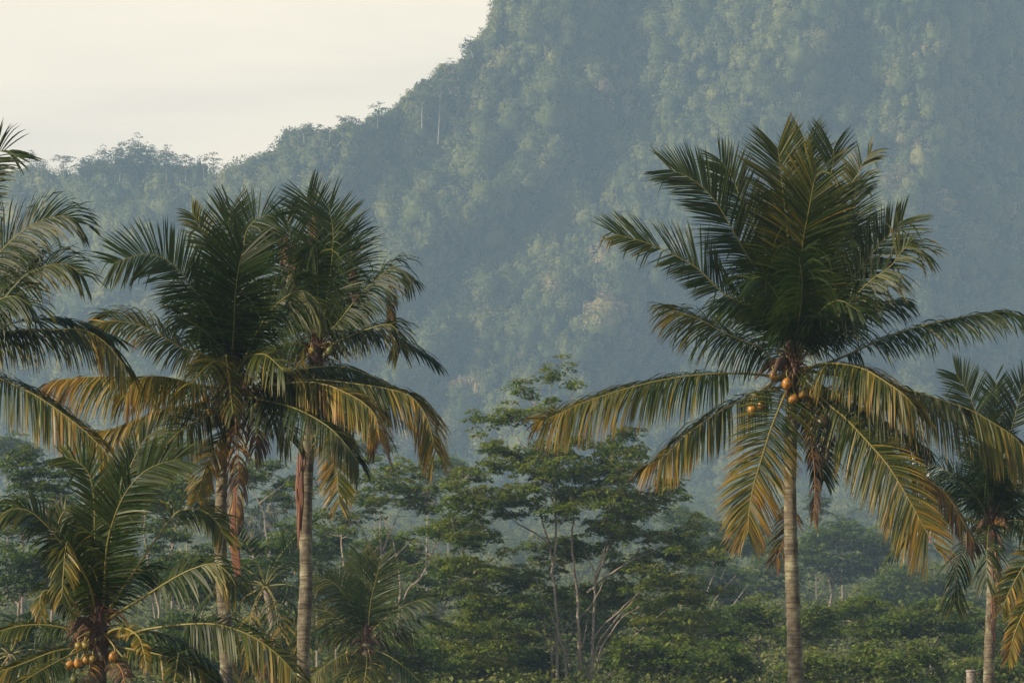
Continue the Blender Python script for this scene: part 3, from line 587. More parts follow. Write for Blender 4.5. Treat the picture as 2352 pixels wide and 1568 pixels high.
fr(Dd, [(248, 1460), (285, 1460), (340, 1444), (430, 1433), (500, 1434), (565, 1454), (615, 1484), (660, 1525), (690, 1568)], -1.2, L=.98, f=.6, droop=.8, a0=.06, a1=.28, t0=.42, beta=-.2, rib=.04)
fr(Dd, [(205, 1470), (180, 1452), (140, 1440), (90, 1434), (40, 1438), (-20, 1455)], -.2, L=.55, f=.5, droop=1.3, a0=.12, a1=.3, t0=.3)
fr(Dd, [(205, 1485), (170, 1488), (120, 1497), (50, 1524), (-10, 1545)], -.4, L=.62, f=.5, droop=1.2, a0=.14, a1=.3, t0=.35)
fr(Dd, [(210, 1480), (170, 1500), (120, 1525), (60, 1560), (20, 1590)], -1.8, L=.6, f=.5, droop=1.2, a0=.14, a1=.35, t0=.5)
fr(Dd, [(248, 1480), (300, 1490), (350, 1499), (400, 1512), (450, 1534), (500, 1568)], -.6, L=.70, f=.5, droop=1.2, a0=.1, a1=.3, t0=.25)
fr(Dd, [(240, 1460), (260, 1446), (290, 1443), (318, 1462), (330, 1495), (336, 1530)], -2.2, L=.34, f=.8, droop=.5, a0=.38, a1=.45, t0=.35)
fr(Dd, [(212, 1440), (185, 1420), (150, 1390), (120, 1358), (100, 1358), (92, 1380), (95, 1410)], -.8, L=.45, f=.6, droop=1.0, a0=.2, a1=.4, t0=.3)
fr(Dd, [(222, 1400), (205, 1340), (190, 1300), (170, 1270)], .8, L=.9, f=.7, droop=.6, a0=.04, a1=.08)
fr(Dd, [(245, 1400), (270, 1345), (300, 1310), (345, 1310)], .8, L=.9, f=.7, droop=.7, a0=.04, a1=.08)
fr(Dd, [(225, 1500), (205, 1540), (190, 1600)], -1.0, L=.5, f=.6, droop=1.0, a0=.95, a1=.99, ragged=.3, name='dead_frond')
fr(Dd, [(250, 1500), (280, 1540), (290, 1600)], -1.0, L=.5, f=.6, droop=1.0, a0=.95, a1=.99, ragged=.3, name='dead_frond')
fr(Dd, [(400, 1545), (410, 1500), (400, 1570), (395, 1620)], -2.0, free=True, L=.5, f=.8, droop=.6, a0=.3, a1=.5, t0=.1)
Dd = [(p, dy, {**kw, 'L': kw['L'] * kD * .80, **({'a0': kw['a0'] + .12, 'a1': kw['a1'] + .12} if kw['a1'] < .5 else {})}) for p, dy, kw in Dd]
rD, hD = palm('coconut_palm', 'low bushy palm at the lower left with a cluster of green and orange coconuts', 80, (228, 1455),
     [(228, 1455), (226, 1520), (222, 1600), (220, 1700), (220, 1760)], .15, .18, Dd, 4,
     [(180, 1484, 9.5, .45), (196, 1480, 9, .5), (159, 1527, 11, .1), (179, 1522, 10.5, .12), (198, 1516, 10.5, .2), (260, 1507, 11.5, .15), (294, 1547, 10, .2), (170, 1560, 9, .8), (212, 1514, 9, .4)], heart=.95)
rand_fronds(rD, hD, 1, 61, length=3.2, L=.75, az=(.3, 2.8), ages=(.0, .2))

# --- palm whose crown comes in from the left edge
E = []
fr(E, [(-110, 700), (-90, 560), (-60, 440), (-25, 370), (10, 345), (45, 362)], -.6, L=.75, f=.75, droop=.35, a0=.08, a1=.15)
fr(E, [(-110, 770), (-50, 650), (0, 580), (50, 533), (100, 505), (150, 496), (178, 510)], -.8, L=.85, f=.6, droop=.55, a0=.06, a1=.16)
fr(E, [(-110, 800), (-60, 715), (0, 672), (50, 638), (100, 613), (150, 607), (190, 632)], -1.0, L=.80, f=.6, droop=.60, a0=.10, a1=.32, patch=.2)
fr(E, [(-110, 790), (-70, 700), (-20, 630), (30, 590), (60, 585)], .6, L=.95, f=.5, droop=.8, a0=.05, a1=.1)
fr(E, [(-100, 815), (-40, 775), (0, 765), (60, 758), (130, 757), (190, 757), (240, 785), (285, 838)], -.8, L=.95, f=.4, droop=1.2, a0=.22, a1=.46, beta=-.3, t0=.05, patch=.25)
fr(E, [(-100, 850), (-50, 850), (0, 870), (75, 904), (150, 954), (210, 1004), (250, 1050), (272, 1098)], -.8, L=.92, f=.5, droop=1.1, a0=.20, a1=.72, beta=-.3, t0=.05, patch=.25)
fr(E, [(-110, 830), (-60, 760), (-20, 700), (30, 680), (70, 700)], -1.4, L=.9, f=.6, droop=.7, a0=.08, a1=.2)
fr(E, [(-120, 800), (-150, 700), (-200, 600), (-260, 560)], 0, L=.9, f=.7, droop=.4, a0=.05, a1=.15)
fr(E, [(-140, 830), (-220, 780), (-330, 770), (-420, 820)], 0, L=.9, f=.5, droop=.8, a0=.2, a1=.5)
rE, hE = palm('coconut_palm', 'palm mostly beyond the left edge, only its long olive and orange fronds reaching in', 92, (-125, 845),
     [(-125, 845), (-128, 1000), (-132, 1200), (-130, 1500), (-130, 1660)], .14, .17, E, 5)
rand_fronds(rE, hE, 2, 71, length=4.2, az=(0, 6.28), ages=(0, .3))

# --- right-hand palm farther back
Fq = []
fr(Fq, [(2268, 1150), (2262, 1050), (2245, 960), (2222, 900), (2198, 862)], -.4, L=1.05, f=.9, droop=.08, a0=.10, a1=.16)
fr(Fq, [(2276, 1150), (2283, 1020), (2288, 930), (2288, 870)], .3, L=.85, f=.85, droop=.0, a0=.10, a1=.16)
fr(Fq, [(2284, 1150), (2305, 1050), (2330, 960), (2345, 900), (2352, 880)], -.3, L=1.05, f=.85, droop=.10, a0=.04, a1=.1)
fr(Fq, [(2262, 1180), (2225, 1125), (2180, 1085), (2140, 1068), (2108, 1072)], -.4, L=.95, f=.55, droop=.7, a0=.05, a1=.30)
fr(Fq, [(2265, 1190), (2230, 1150), (2195, 1130), (2150, 1130), (2120, 1150)], .4, L=.95, f=.55, droop=.8, a0=.05, a1=.14)
fr(Fq, [(2268, 1205), (2230, 1192), (2190, 1180), (2150, 1178), (2100, 1185)], -.4, L=.85, f=.4, droop=1.2, a0=.2, a1=.4, t0=.5)
fr(Fq, [(2285, 1180), (2315, 1120), (2350, 1080), (2395, 1070)], -.4, L=1.0, f=.6, droop=.6, a0=.05, a1=.12)
fr(Fq, [(2285, 1195), (2320, 1160), (2360, 1150), (2400, 1165)], .4, L=1.0, f=.6, droop=.8, a0=.06, a1=.14)
fr(Fq, [(2285, 1210), (2320, 1195), (2360, 1200), (2395, 1240)], -.8, L=.9, f=.5, droop=1.2, a0=.2, a1=.4, t0=.25)
fr(Fq, [(2272, 1150), (2262, 1080), (2250, 1040), (2235, 1030)], -2.0, L=1.0, f=.7, droop=.9, a0=.04, a1=.12)
fr(Fq, [(2278, 1150), (2290, 1080), (2300, 1050), (2318, 1050)], -1.6, L=1.0, f=.7, droop=.9, a0=.08, a1=.14)
fr(Fq, [(2280, 1240), (2290, 1300), (2285, 1380), (2275, 1440)], -.6, L=.35, f=.5, droop=2.5, a0=.92, a1=.98, ragged=.3, width=.014, t0=.1, name='dead_frond')
Fq = [(p, dy, {**kw, 'L': kw['L'] * .80}) for p, dy, kw in Fq]
rF, hF = palm('coconut_palm', 'palm by the right edge with brown husks and dry strips down its trunk', 125, (2277, 1215),
     [(2277, 1215), (2279, 1300), (2277, 1400), (2273, 1500), (2271, 1568), (2270, 1650)], .15, .155, Fq, 6,
     [(2292, 1200, 8, .1), (2304, 1206, 8.5, .3), (2300, 1258, 9, .97)])
rand_fronds(rF, hF, 8, 81, length=3.8, az=(0, 6.28), ages=(0, .15), emin=-.1)
mb = MB()
for k in range(12):
    a_ = rs.uniform(-8, 12)
    q = [P(2280 + a_ * .6, 1300 + rs.uniform(-40, 60), 124.5), P(2284 + a_, 1380, 124.4), P(2286 + a_ * 1.4, 1440 + rs.uniform(-20, 40), 124.5)]
    tube(mb, spline(q, 8), [.008, .02, .03, .03, .03, .025, .02, .005], 5, age=rs.uniform(0, 1), rnd=rs.uniform(0, .6), flat=.4)
mb.build('dry_sheath', M_DRY, rF)

# --- orange fronds entering at the right edge
Hh = []
fr(Hh, [(2430, 1240), (2390, 1260), (2352, 1300), (2320, 1355), (2303, 1395)], -.5, L=.40, f=.85, droop=.3, a0=.2, a1=.60, t0=.1)
fr(Hh, [(2430, 1290), (2390, 1340), (2355, 1400), (2330, 1455), (2316, 1510)], -.9, L=.36, f=.85, droop=.5, a0=.6, a1=.72, t0=.1)
fr(Hh, [(2470, 1200), (2480, 1100), (2500, 1020)], 0, L=.8, f=.85, droop=.3, a0=.05, a1=.15)
fr(Hh, [(2490, 1230), (2550, 1190), (2620, 1200)], 0, L=.8, f=.6, droop=.6, a0=.1, a1=.3)
rH, hH = palm('coconut_palm', 'palm beyond the right edge, two small orange tipped fronds showing low down', 90, (2460, 1260),
     [(2460, 1260), (2462, 1450), (2462, 1700)], .14, .17, Hh, 7)
rand_fronds(rH, hH, 6, 91, length=1.9, az=(-1.2, 1.2), ages=(0, .3))

# --- small dusky palm between the grey trunk and the feathery tree
G = []
fr(G, [(842, 1440), (843, 1380), (836, 1320), (832, 1280)], .5, L=1.0, f=.9, droop=.05, a0=.08, a1=.14)
fr(G, [(846, 1440), (852, 1380), (866, 1320), (872, 1290)], -.6, L=1.25, f=.92, droop=.12, a0=.04, a1=.08)
fr(G, [(832, 1440), (805, 1390), (780, 1350), (752, 1330), (735, 1335)], -.5, L=.95, f=.7, droop=.5, a0=.08, a1=.2)
fr(G, [(828, 1455), (790, 1430), (755, 1405), (720, 1398)], .2, L=.95, f=.5, droop=.7, a0=.2, a1=.3)
fr(G, [(820, 1470), (770, 1450), (720, 1448), (690, 1470)], .2, L=1.0, f=.5, droop=.9, a0=.15, a1=.25)
fr(G, [(855, 1450), (890, 1415), (940, 1385), (990, 1372)], -.4, L=.95, f=.45, droop=.7, a0=.05, a1=.1)
fr(G, [(855, 1470), (890, 1450), (925, 1450), (945, 1470)], .2, L=.9, f=.5, droop=.9, a0=.1, a1=.2)
fr(G, [(825, 1490), (790, 1502), (745, 1530), (715, 1560)], -.6, L=.8, f=.5, droop=1.0, a0=.3, a1=.4, t0=.3)
fr(G, [(842, 1495), (842, 1530), (835, 1575), (830, 1610)], -1.2, L=.85, f=.9, droop=.6, a0=.34, a1=.42, t0=.1)
fr(G, [(860, 1490), (900, 1510), (945, 1545), (980, 1585)], -.5, L=.9, f=.5, droop=.9, a0=.06, a1=.12)
fr(G, [(825, 1500), (805, 1540), (780, 1580)], -1.0, L=.8, f=.7, droop=.7, a0=.2, a1=.3)
G = [(p, dy, {**kw, 'L': kw['L'] * .85, 'a0': kw['a0'] + .12, 'a1': kw['a1'] + .14}) for p, dy, kw in G]
rG, hG = palm('coconut_palm', 'small dusky palm low between the grey palm trunk and the feathery tree', 155, (842, 1478),
     [(842, 1478), (840, 1568), (840, 1640)], .17, .2, G, 8, [(798, 1499, 6, .5), (800, 1525, 6, .5), (852, 1533, 6, .5)])
rand_fronds(rG, hG, 3, 95, length=3.4, az=(0, 6.28), ages=(0, .2), emin=-.2, L=1.0)

# --- palms farther back in the haze
far_palms = [
 ((610, 1345), 175, 4.8, 'dark palm in the shade between the two palm trunks left of the middle', 12),
 ((25, 1500), 165, 4.4, 'shaded palm low in the left corner behind the bushy palm', 10),
 ((575, 1195), 330, 5.0, 'hazy palm seen through the gap right of the leaning trunk', 10),
 ((622, 1150), 400, 5.0, 'smaller paler hazy palm above the gap between the two left trunks', 9),
 ((655, 1235), 300, 4.8, 'hazy palm close left of the grey trunk behind feathery branches', 10),
 ((985, 1120), 430, 5.0, 'faint palm crown just left of the feathery tree', 9),
 ((1932, 1205), 430, 4.6, 'small palm standing up behind the round dome tree', 10),
 ((2010, 1235), 520, 5.0, 'pale slim palm in the haze right of the dome tree', 9),
 ((2075, 1215), 560, 5.0, 'faint palm under the tip of the big orange brown frond', 9),
 ((2120, 1262), 500, 5.0, 'faint palm above the middle trees, nearest the right edge palm', 9),
 ((1600, 1335), 300, 4.6, 'pale palm crown just right of the feathery tree', 9),
]
for i, ((u, v), D, ln, lab, n) in enumerate(far_palms):
    D = D if D < 250 else D * 1.7; gzf = float(np.interp(D, GZ[:, 0], GZ[:, 1]))
    hub = P(u, v, D); root = thing('coconut_palm', lab, 'palm tree', (hub[0] + .4, D, gzf), 'coconut palms')
    tb = MB(); q = [hub, hub + (np.array([hub[0] + .4, D, gzf - .2]) - hub) * .5 + np.array([rs.normal(0, .4), 0, 0]), np.array([hub[0] + .4, D, gzf - .2])]
    tube(tb, spline(q, 24), np.linspace(.13, .19, 24), 8); tb.build('trunk', M_BARK, root, smooth=True)
    rand_fronds(root, hub, n + 6, 200 + i * 17, length=ln, L=.95, pitch=.16, K4=3, width=.05 if D < 250 else .08, rib=.04, ages=(.05, .3), emin=-.9, droop=(.3, 1.0))
# ------------------------------------------------------------------ broad-leaved trees
def pad_leaves(mb, c, rx, ry, rz, r, leaf=.30, per=26, sub=.55, tint=.45, dens=1.0):
    """One layered spray of foliage: many small tufts over a flattened dome, ragged at the rim."""
    ns = max(3, int(dens * math.pi * rx * ry / (sub * sub) * 1.25 * 1.25))
    a = r.uniform(0, 2 * math.pi, ns); q = np.sqrt(r.uniform(0, 1, ns)); fing = 1 + .28 * np.sin(a * 5 + r.uniform(0, 6)) + .15 * np.sin(a * 11 + r.uniform(0, 6))
    x = np.cos(a) * q * rx * fing; y = np.sin(a) * q * ry * fing
    z = rz * (np.sqrt(np.maximum(0, 1 - q ** 2)) * r.uniform(.1, 1, ns) - .45) + r.normal(0, .26 * rz + .10, ns)
    sc = c + np.stack([x, y, z], 1); sr = sub * r.uniform(.6, 1.25, ns)
    m = per; th = r.uniform(0, 2 * math.pi, (ns, m)); k = np.sqrt(r.uniform(.02, 1, (ns, m)))
    off = np.stack([np.cos(th) * k * sr[:, None], np.sin(th) * k * sr[:, None], (.36 * (1 - k ** 2) - .10 + r.normal(0, .10, (ns, m))) * sr[:, None]], -1)
    p = (sc[:, None] + off).reshape(-1, 3)
    d = np.stack([np.cos(th), np.sin(th), -.35 * k + r.normal(.1, .3, (ns, m))], -1).reshape(-1, 3) + r.normal(0, .3, (ns * m, 3))
    nv = nrm(np.stack([r.normal(0, .38, ns * m), r.normal(0, .38, ns * m), np.ones(ns * m)], 1))
    L = leaf * r.uniform(.65, 1.35, ns * m)
    tn = np.repeat(tint + r.normal(0, .14, ns) + .36 * (z / max(rz, .1)), m) + r.normal(0, .09, ns * m)  # higher tufts lighter, lower ones darker: sunlit tops painted into the leaf tint
    tn = np.where(r.rand(ns * m) < .006, .97, np.clip(tn, 0, .9))
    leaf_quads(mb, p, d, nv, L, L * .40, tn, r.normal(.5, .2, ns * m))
    return sc

def pad_tree(name, label, D, stems, pads, seed=0, leaf=.30, per=26, sub=.55, tint=.45, dens=1.0, group=None, depth=.35, cat='tree', bark=None, mat=None, twigs=6, gz=0.0, tw=1.0, foot_to_ground=True, extra=0.0):
    """stems: (points in photo units, base radius m, tip radius m), the first one reaching down to the ground; pads: (u, v, half width, half height)."""
    r = np.random.RandomState(seed + 500); u0, v0 = stems[0][0][0][:2]
    pads = list(pads) + [(p[0] + r.normal(0, .35) * p[2], p[1] + r.normal(0, .9) * p[3], p[2] * r.uniform(.45, .85), p[3] * r.uniform(.6, 1.1)) + tuple(p[4:5]) for p in pads if r.rand() < extra]
    foot = P(u0, v0, D); root = thing(name, label, cat, (foot[0], D, gz), group)
    tb = MB(); lb = MB(); sk = []
    for i, (pts, ra, rb) in enumerate(stems):
        q = [P(p[0], p[1], D + (p[2] if len(p) > 2 else 0) + (0 if i == 0 or k == 0 else r.normal(0, .5))) for k, p in enumerate(pts)]
        if i == 0 and foot_to_ground: q = [np.array([foot[0] + .1, D, gz - .3])] + q
        S_ = spline(q, max(10, len(q) * 7)); n = len(S_)
        wob = np.stack([vnoise(np.arange(n) * .35, np.full(n, i + seed * 1.3), 3), vnoise(np.arange(n) * .35, np.full(n, i + seed * 1.3), 4), np.zeros(n)], 1) * .10
        S_ = S_ + wob * np.linspace(0, 1, n)[:, None]
        tube(tb, S_, np.linspace(ra, rb, n), 7, rnd=.5)
        for k in range(n): sk.append((S_[k], ra + (rb - ra) * k / (n - 1)))
    half = max(1.0, (max(p[0] + p[2] for p in pads) - min(p[0] - p[2] for p in pads)) * K * D / 2) if pads else 1
    zc = np.array([s[0] for s in sk]); rc = np.array([s[1] for s in sk])
    order = sorted(range(len(pads)), key=lambda k: -pads[k][1])
    for k in order:
        u, v, ru, rv = pads[k][:4]; dd = pads[k][4] if len(pads[k]) > 4 else r.uniform(-1, 1) * half * depth
        c = P(u, v, D + dd); rx = ru * K * D; rz = rv * K * D * 1.35; ry = rx * r.uniform(.7, 1.0)
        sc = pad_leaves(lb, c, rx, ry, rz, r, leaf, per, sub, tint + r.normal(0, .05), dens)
        tgt = c + np.array([0, 0, -rz * .35])
        dv = tgt - zc; dist = np.linalg.norm(dv * np.array([1, .7, 1]), axis=1); pen = np.where(dv[:, 2] < .15 * dist, dist * .9 + 1, 0)
        b = int(np.argmin(dist + pen)); p0 = zc[b]
        ln = np.linalg.norm(tgt - p0)
        if ln > .2:
            mid = p0 + (tgt - p0) * .5 + np.array([0, 0, -.06 * ln]) + r.normal(0, .05 * ln, 3)
            S_ = spline([p0, mid, tgt], 10); ra = min(rc[b] * .7, .018 * tw + .011 * ln * tw)
            tube(tb, S_, np.linspace(ra, .014 * tw, 10), 5, rnd=.5)
            zc = np.vstack([zc, S_[3:]]); rc = np.concatenate([rc, np.linspace(ra, .012, 10)[3:]])
        for j in r.choice(len(sc), min(twigs, len(sc)), replace=False):
            q0 = tgt + (p0 - tgt) * r.uniform(0, .35); S_ = spline([q0, (q0 + sc[j]) / 2 + np.array([0, 0, -.08]) + r.normal(0, .06, 3), sc[j] + np.array([0, 0, -.05])], 6)
            tube(tb, S_, np.linspace(.016, .006, 6) * tw, 4, rnd=.5)
    tb.build('trunk', bark or M_BARK, root, smooth=True); 
    if lb.V: lb.build('crown', mat or M_TREE, root)
    return root

def c1(L): return [(976 + x * .4877, 804 + y * .4877, a * .4877, b * .4877) for x, y, a, b in L]
def s1(L): return [(976 + x * .4877, 804 + y * .4877) for x, y in L]
def c2(L): return [(1378 + x * .3775, 976 + y * .3775, a * .3775, b * .3775) for x, y, a, b in L]
def s2(L): return [(1378 + x * .3775, 976 + y * .3775) for x, y in L]
def c3(L): return [(574 + x * .3591, 1005 + y * .3591, a * .3591, b * .3591) for x, y, a, b in L]
def s3(L): return [(574 + x * .3591, 1005 + y * .3591) for x, y in L]
def c4(L): return [(x * .3593, 1005 + y * .3593, a * .3593, b * .3593) for x, y, a, b in L]
def s4(L): return [(x * .3593, 1005 + y * .3593) for x, y in L]

main_pads = c1([(455, 165, 48, 26), (440, 195, 40, 20), (560, 110, 50, 30), (590, 140, 40, 25), (660, 85, 34, 18), (697, 140, 26, 30), (500, 215, 40, 22), (600, 230, 34, 30), (705, 175, 20, 20),
  (230, 325, 50, 22), (300, 320, 70, 26), (400, 312, 90, 28), (480, 300, 50, 30), (245, 395, 44, 20), (320, 445, 60, 18), (390, 470, 50, 18), (545, 285, 60, 28), (600, 300, 40, 20),
  (560, 445, 90, 34), (640, 480, 90, 36), (700, 420, 70, 34), (480, 500, 70, 30), (330, 545, 80, 22), (470, 555, 90, 34), (560, 590, 90, 34), (180, 580, 60, 16), (260, 605, 60, 16),
  (640, 570, 110, 36), (740, 560, 70, 34), (870, 470, 64, 36), (840, 560, 80, 34), (900, 600, 80, 40), (780, 620, 90, 36),
  (150, 640, 60, 24), (210, 700, 120, 32), (130, 715, 60, 30), (320, 715, 110, 34), (420, 690, 80, 30), (560, 650, 100, 34), (500, 720, 80, 26), (700, 690, 110, 36), (650, 760, 90, 22), (860, 700, 100, 36), (930, 760, 70, 30),
  (90, 840, 100, 32), (200, 800, 80, 24), (270, 870, 100, 16), (180, 905, 90, 18), (800, 830, 80, 28), (900, 870, 60, 34),
  (510, 930, 60, 22), (650, 920, 120, 26), (760, 935, 90, 26), (870, 960, 70, 22), (720, 960, 80, 20),
  (370, 950, 50, 24), (130, 1000, 90, 34), (100, 1040, 60, 24), (260, 1040, 120, 32), (400, 1050, 100, 34), (520, 1040, 80, 28), (470, 1100, 80, 24),
  (210, 1110, 100, 24), (600, 1150, 90, 26), (480, 1160, 70, 20), (780, 1130, 110, 26), (900, 1110, 80, 26), (840, 1180, 80, 22),
  (300, 1190, 140, 26), (470, 1215, 90, 24), (230, 1260, 100, 22), (360, 1260, 90, 22), (690, 1210, 60, 18),
  (80, 1320, 100, 15), (210, 1325, 120, 22), (370, 1335, 110, 24), (490, 1350, 60, 20),
  (130, 1395, 130, 26), (300, 1410, 120, 24), (430, 1430, 80, 20), (60, 1480, 90, 26), (200, 1480, 130, 28), (360, 1500, 120, 22), (560, 1480, 60, 18), (480, 1550, 120, 16), (140, 1560, 130, 24), (890, 1380, 70, 30), (880, 1490, 70, 34), (930, 1440, 60, 24)]) \
 + c2([(150, 50, 90, 24), (60, 140, 70, 34), (190, 150, 90, 34), (230, 190, 70, 28), (290, 265, 50, 16), (120, 240, 90, 34), (60, 320, 60, 30), (160, 330, 70, 26), (390, 345, 16, 8),
  (450, 345, 70, 16), (400, 400, 100, 26), (470, 430, 60, 22), (310, 440, 110, 34), (200, 460, 100, 32), (90, 440, 90, 34), (140, 550, 120, 28), (260, 520, 80, 24),
  (590, 625, 50, 14), (520, 655, 80, 16), (420, 680, 90, 22), (330, 690, 90, 26), (190, 660, 100, 26), (90, 640, 80, 22),
  (710, 720, 60, 14), (720, 795, 50, 14), (640, 780, 80, 18), (540, 750, 100, 24), (440, 790, 110, 26), (330, 780, 90, 22), (570, 840, 60, 16), (250, 820, 90, 26), (120, 880, 100, 26), (270, 890, 110, 24), (400, 910, 110, 26), (520, 960, 90, 20), (380, 960, 100, 22),
  (740, 1016, 70, 9), (640, 1025, 80, 12), (520, 1045, 110, 18), (400, 1060, 100, 22), (250, 990, 110, 26), (100, 1000, 100, 26), (150, 1080, 110, 24), (270, 1110, 90, 20),
  (600, 1150, 70, 14), (500, 1180, 100, 20), (380, 1190, 110, 24), (650, 1228, 60, 12), (560, 1245, 90, 16), (270, 1210, 80, 22), (160, 1220, 70, 20),
  (430, 1310, 110, 22), (560, 1315, 70, 14), (650, 1365, 70, 12), (330, 1360, 80, 18), (520, 1390, 90, 14), (300, 1480, 110, 20), (430, 1500, 100, 18), (740, 1540, 110, 12), (560, 1530, 90, 14)])
main_stems = [(s1([(625, 1740), (622, 1568), (622, 1400), (625, 1290), (605, 1100), (595, 980), (585, 920), (560, 830), (540, 740), (490, 650)]), .16, .035),
  (s1([(740, 1740), (735, 1568), (730, 1450), (722, 1280), (712, 1100), (700, 1030), (690, 900), (700, 780), (680, 650)]), .17, .03),
  (s1([(770, 1740), (780, 1568), (790, 1430), (795, 1200), (800, 1080), (830, 980), (870, 860), (900, 740)]), .15, .03),
  (s1([(690, 1740), (670, 1568), (660, 1450), (640, 1380), (600, 1250), (560, 1180)]), .12, .03),
  (s1([(600, 1740), (600, 1568), (595, 1430), (570, 1370), (560, 1200), (520, 1060)]), .12, .03),
  (s1([(595, 1440), (640, 1340), (700, 1280), (760, 1230), (820, 1140), (840, 1060)]), .07, .025),
  (s1([(745, 1740), (760, 1568), (800, 1420), (850, 1330), (940, 1220), (1010, 1140)]), .12, .03),
  (s1([(605, 1000), (615, 920), (617, 800), (610, 700), (560, 540), (520, 440), (480, 360), (430, 310)]), .10, .02),
  (s1([(588, 930), (560, 890), (500, 850), (430, 810), (350, 740), (290, 700)]), .07, .02),
  (s1([(735, 1500), (715, 1470), (670, 1440)]), .06, .02),
  (s1([(720, 1420), (745, 1380), (760, 1300), (770, 1220)]), .07, .02),
  (s1([(808, 1060), (780, 1000), (750, 940)]), .06, .02),
  (s1([(500, 400), (470, 460), (430, 400), (380, 360)]), .03, .012), (s1([(530, 480), (545, 380), (520, 270), (540, 180), (560, 110)]), .05, .015), (s1([(700, 760), (790, 560), (790, 420), (690, 260), (690, 110)]), .06, .015),
  (s2([(0, 1560), (120, 1460), (200, 1290), (350, 1160), (430, 1100)]), .08, .025), (s2([(-60, 1330), (0, 1240), (60, 1180), (150, 1100), (250, 1000)]), .09, .02),
  (s2([(-80, 1020), (0, 950), (100, 880), (200, 820), (350, 750), (450, 690)]), .09, .018), (s2([(-40, 1000), (0, 880), (30, 800), (70, 700), (150, 600), (220, 400)]), .09, .018),
  (s2([(-30, 1500), (0, 1380), (40, 1300), (150, 1160), (340, 1050)]), .08, .02)]
rx_ = np.random.RandomState(77)
main_pads = main_pads + [(p[0] + rx_.normal(0, 18), p[1] + rx_.normal(0, 10), p[2] * rx_.uniform(.4, .8), p[3] * rx_.uniform(.6, 1.1)) for p in main_pads if p[1] > 980 and rx_.rand() < .75 and 960 < p[0] < 1620]
main_pads = [(p[0], p[1], p[2], p[3], rx_.uniform(2.5, 6)) if (p[1] > 1230 and 1215 < p[0] < 1450) else p for p in main_pads]
main_stems = [(a, b * .78, c) for a, b, c in main_stems]
pad_tree('feathery_tree', 'big many stemmed feathery tree with flat layers of green leaves in the centre', 250, main_stems, main_pads, seed=1, leaf=.30, per=30, tint=.74, depth=.42, twigs=5, dens=1.15, extra=.5)

pad_tree('feathery_tree', 'spreading bright green topped tree behind the yellow hanging frond of the grey palm', 285,
  [(s3([(900, 1800), (930, 1390), (955, 1090), (960, 960), (950, 850), (925, 700), (890, 600), (850, 500)]), .15, .03), (s3([(830, 1000), (820, 820), (760, 680), (700, 560), (610, 460)]), .10, .025),
   (s3([(850, 900), (840, 720), (830, 600), (840, 480)]), .09, .02), (s3([(850, 720), (900, 600), (945, 500), (980, 440)]), .06, .02), (s3([(600, 820), (585, 640), (595, 470)]), .07, .03), (s3([(880, 840), (950, 740), (1040, 650)]), .06, .02)],
  c3([(780, 150, 60, 20), (960, 160, 50, 22), (900, 190, 60, 26), (1150, 165, 90, 22), (1070, 190, 60, 22), (870, 230, 90, 30), (750, 250, 80, 36), (1000, 240, 70, 28), (1130, 230, 60, 26), (870, 300, 120, 36), (1000, 330, 130, 32), (1080, 370, 100, 30),
      (700, 350, 80, 34), (1140, 330, 70, 22), (780, 400, 110, 30), (930, 400, 110, 30), (1050, 430, 100, 28), (760, 490, 80, 22), (600, 530, 70, 18), (470, 480, 60, 30), (480, 590, 80, 24), (640, 590, 70, 22), (1160, 460, 60, 20),
      (430, 330, 60, 30), (390, 250, 60, 22), (330, 300, 60, 26), (650, 500, 60, 20)]), seed=2, extra=.9, tint=.70, leaf=.32, per=24)
pad_tree('feathery_tree', 'thin leaning tree with open branches left of the big feathery tree', 275,
  [(s3([(940, 1800), (980, 1060), (1090, 900), (1170, 730), (1200, 660), (1290, 620)]), .13, .03), (s3([(1150, 770), (1140, 700), (1060, 640)]), .05, .02), (s3([(900, 850), (1010, 820), (1120, 790)]), .04, .02)],
  c3([(1140, 590, 90, 26), (1240, 560, 90, 30), (1020, 640, 70, 24), (1060, 730, 50, 24), (620, 735, 60, 16), (1300, 620, 60, 20), (970, 820, 50, 18), (1190, 660, 60, 18)]), seed=3, extra=.9, tint=.53)
pad_tree('feathery_tree', 'flat topped tree between the two trunks at the left, leaf layers crossing the grey trunk', 300,
  [(s3([(150, 1850), (130, 900), (100, 560), (60, 420), (20, 330)]), .14, .03), (s3([(60, 420), (150, 350), (230, 290)]), .05, .02)],
  c3([(60, 185, 90, 24), (150, 170, 70, 14), (40, 240, 90, 24), (-60, 210, 80, 26), (120, 270, 60, 14), (230, 300, 90, 26), (190, 375, 100, 26), (-20, 300, 60, 14), (250, 440, 60, 20)]), seed=4, extra=.9, tint=.50)
pad_tree('feathery_tree', 'low spreading tree whose dark leaf layers fill the shade left of the grey trunk', 270,
  [(s3([(120, 1850), (150, 1100), (160, 850), (180, 760)]), .12, .03), (s3([(150, 1000), (60, 850), (20, 780)]), .06, .02)],
  c3([(240, 570, 50, 16), (230, 640, 80, 20), (60, 700, 110, 30), (190, 715, 110, 26), (80, 790, 100, 28), (240, 800, 90, 30), (-20, 830, 90, 26), (120, 880, 120, 28), (330, 760, 60, 24), (420, 700, 80, 22), (450, 780, 80, 26), (380, 880, 80, 28), (200, 960, 120, 30), (60, 1000, 110, 30)]), seed=5, extra=.9, tint=.42)
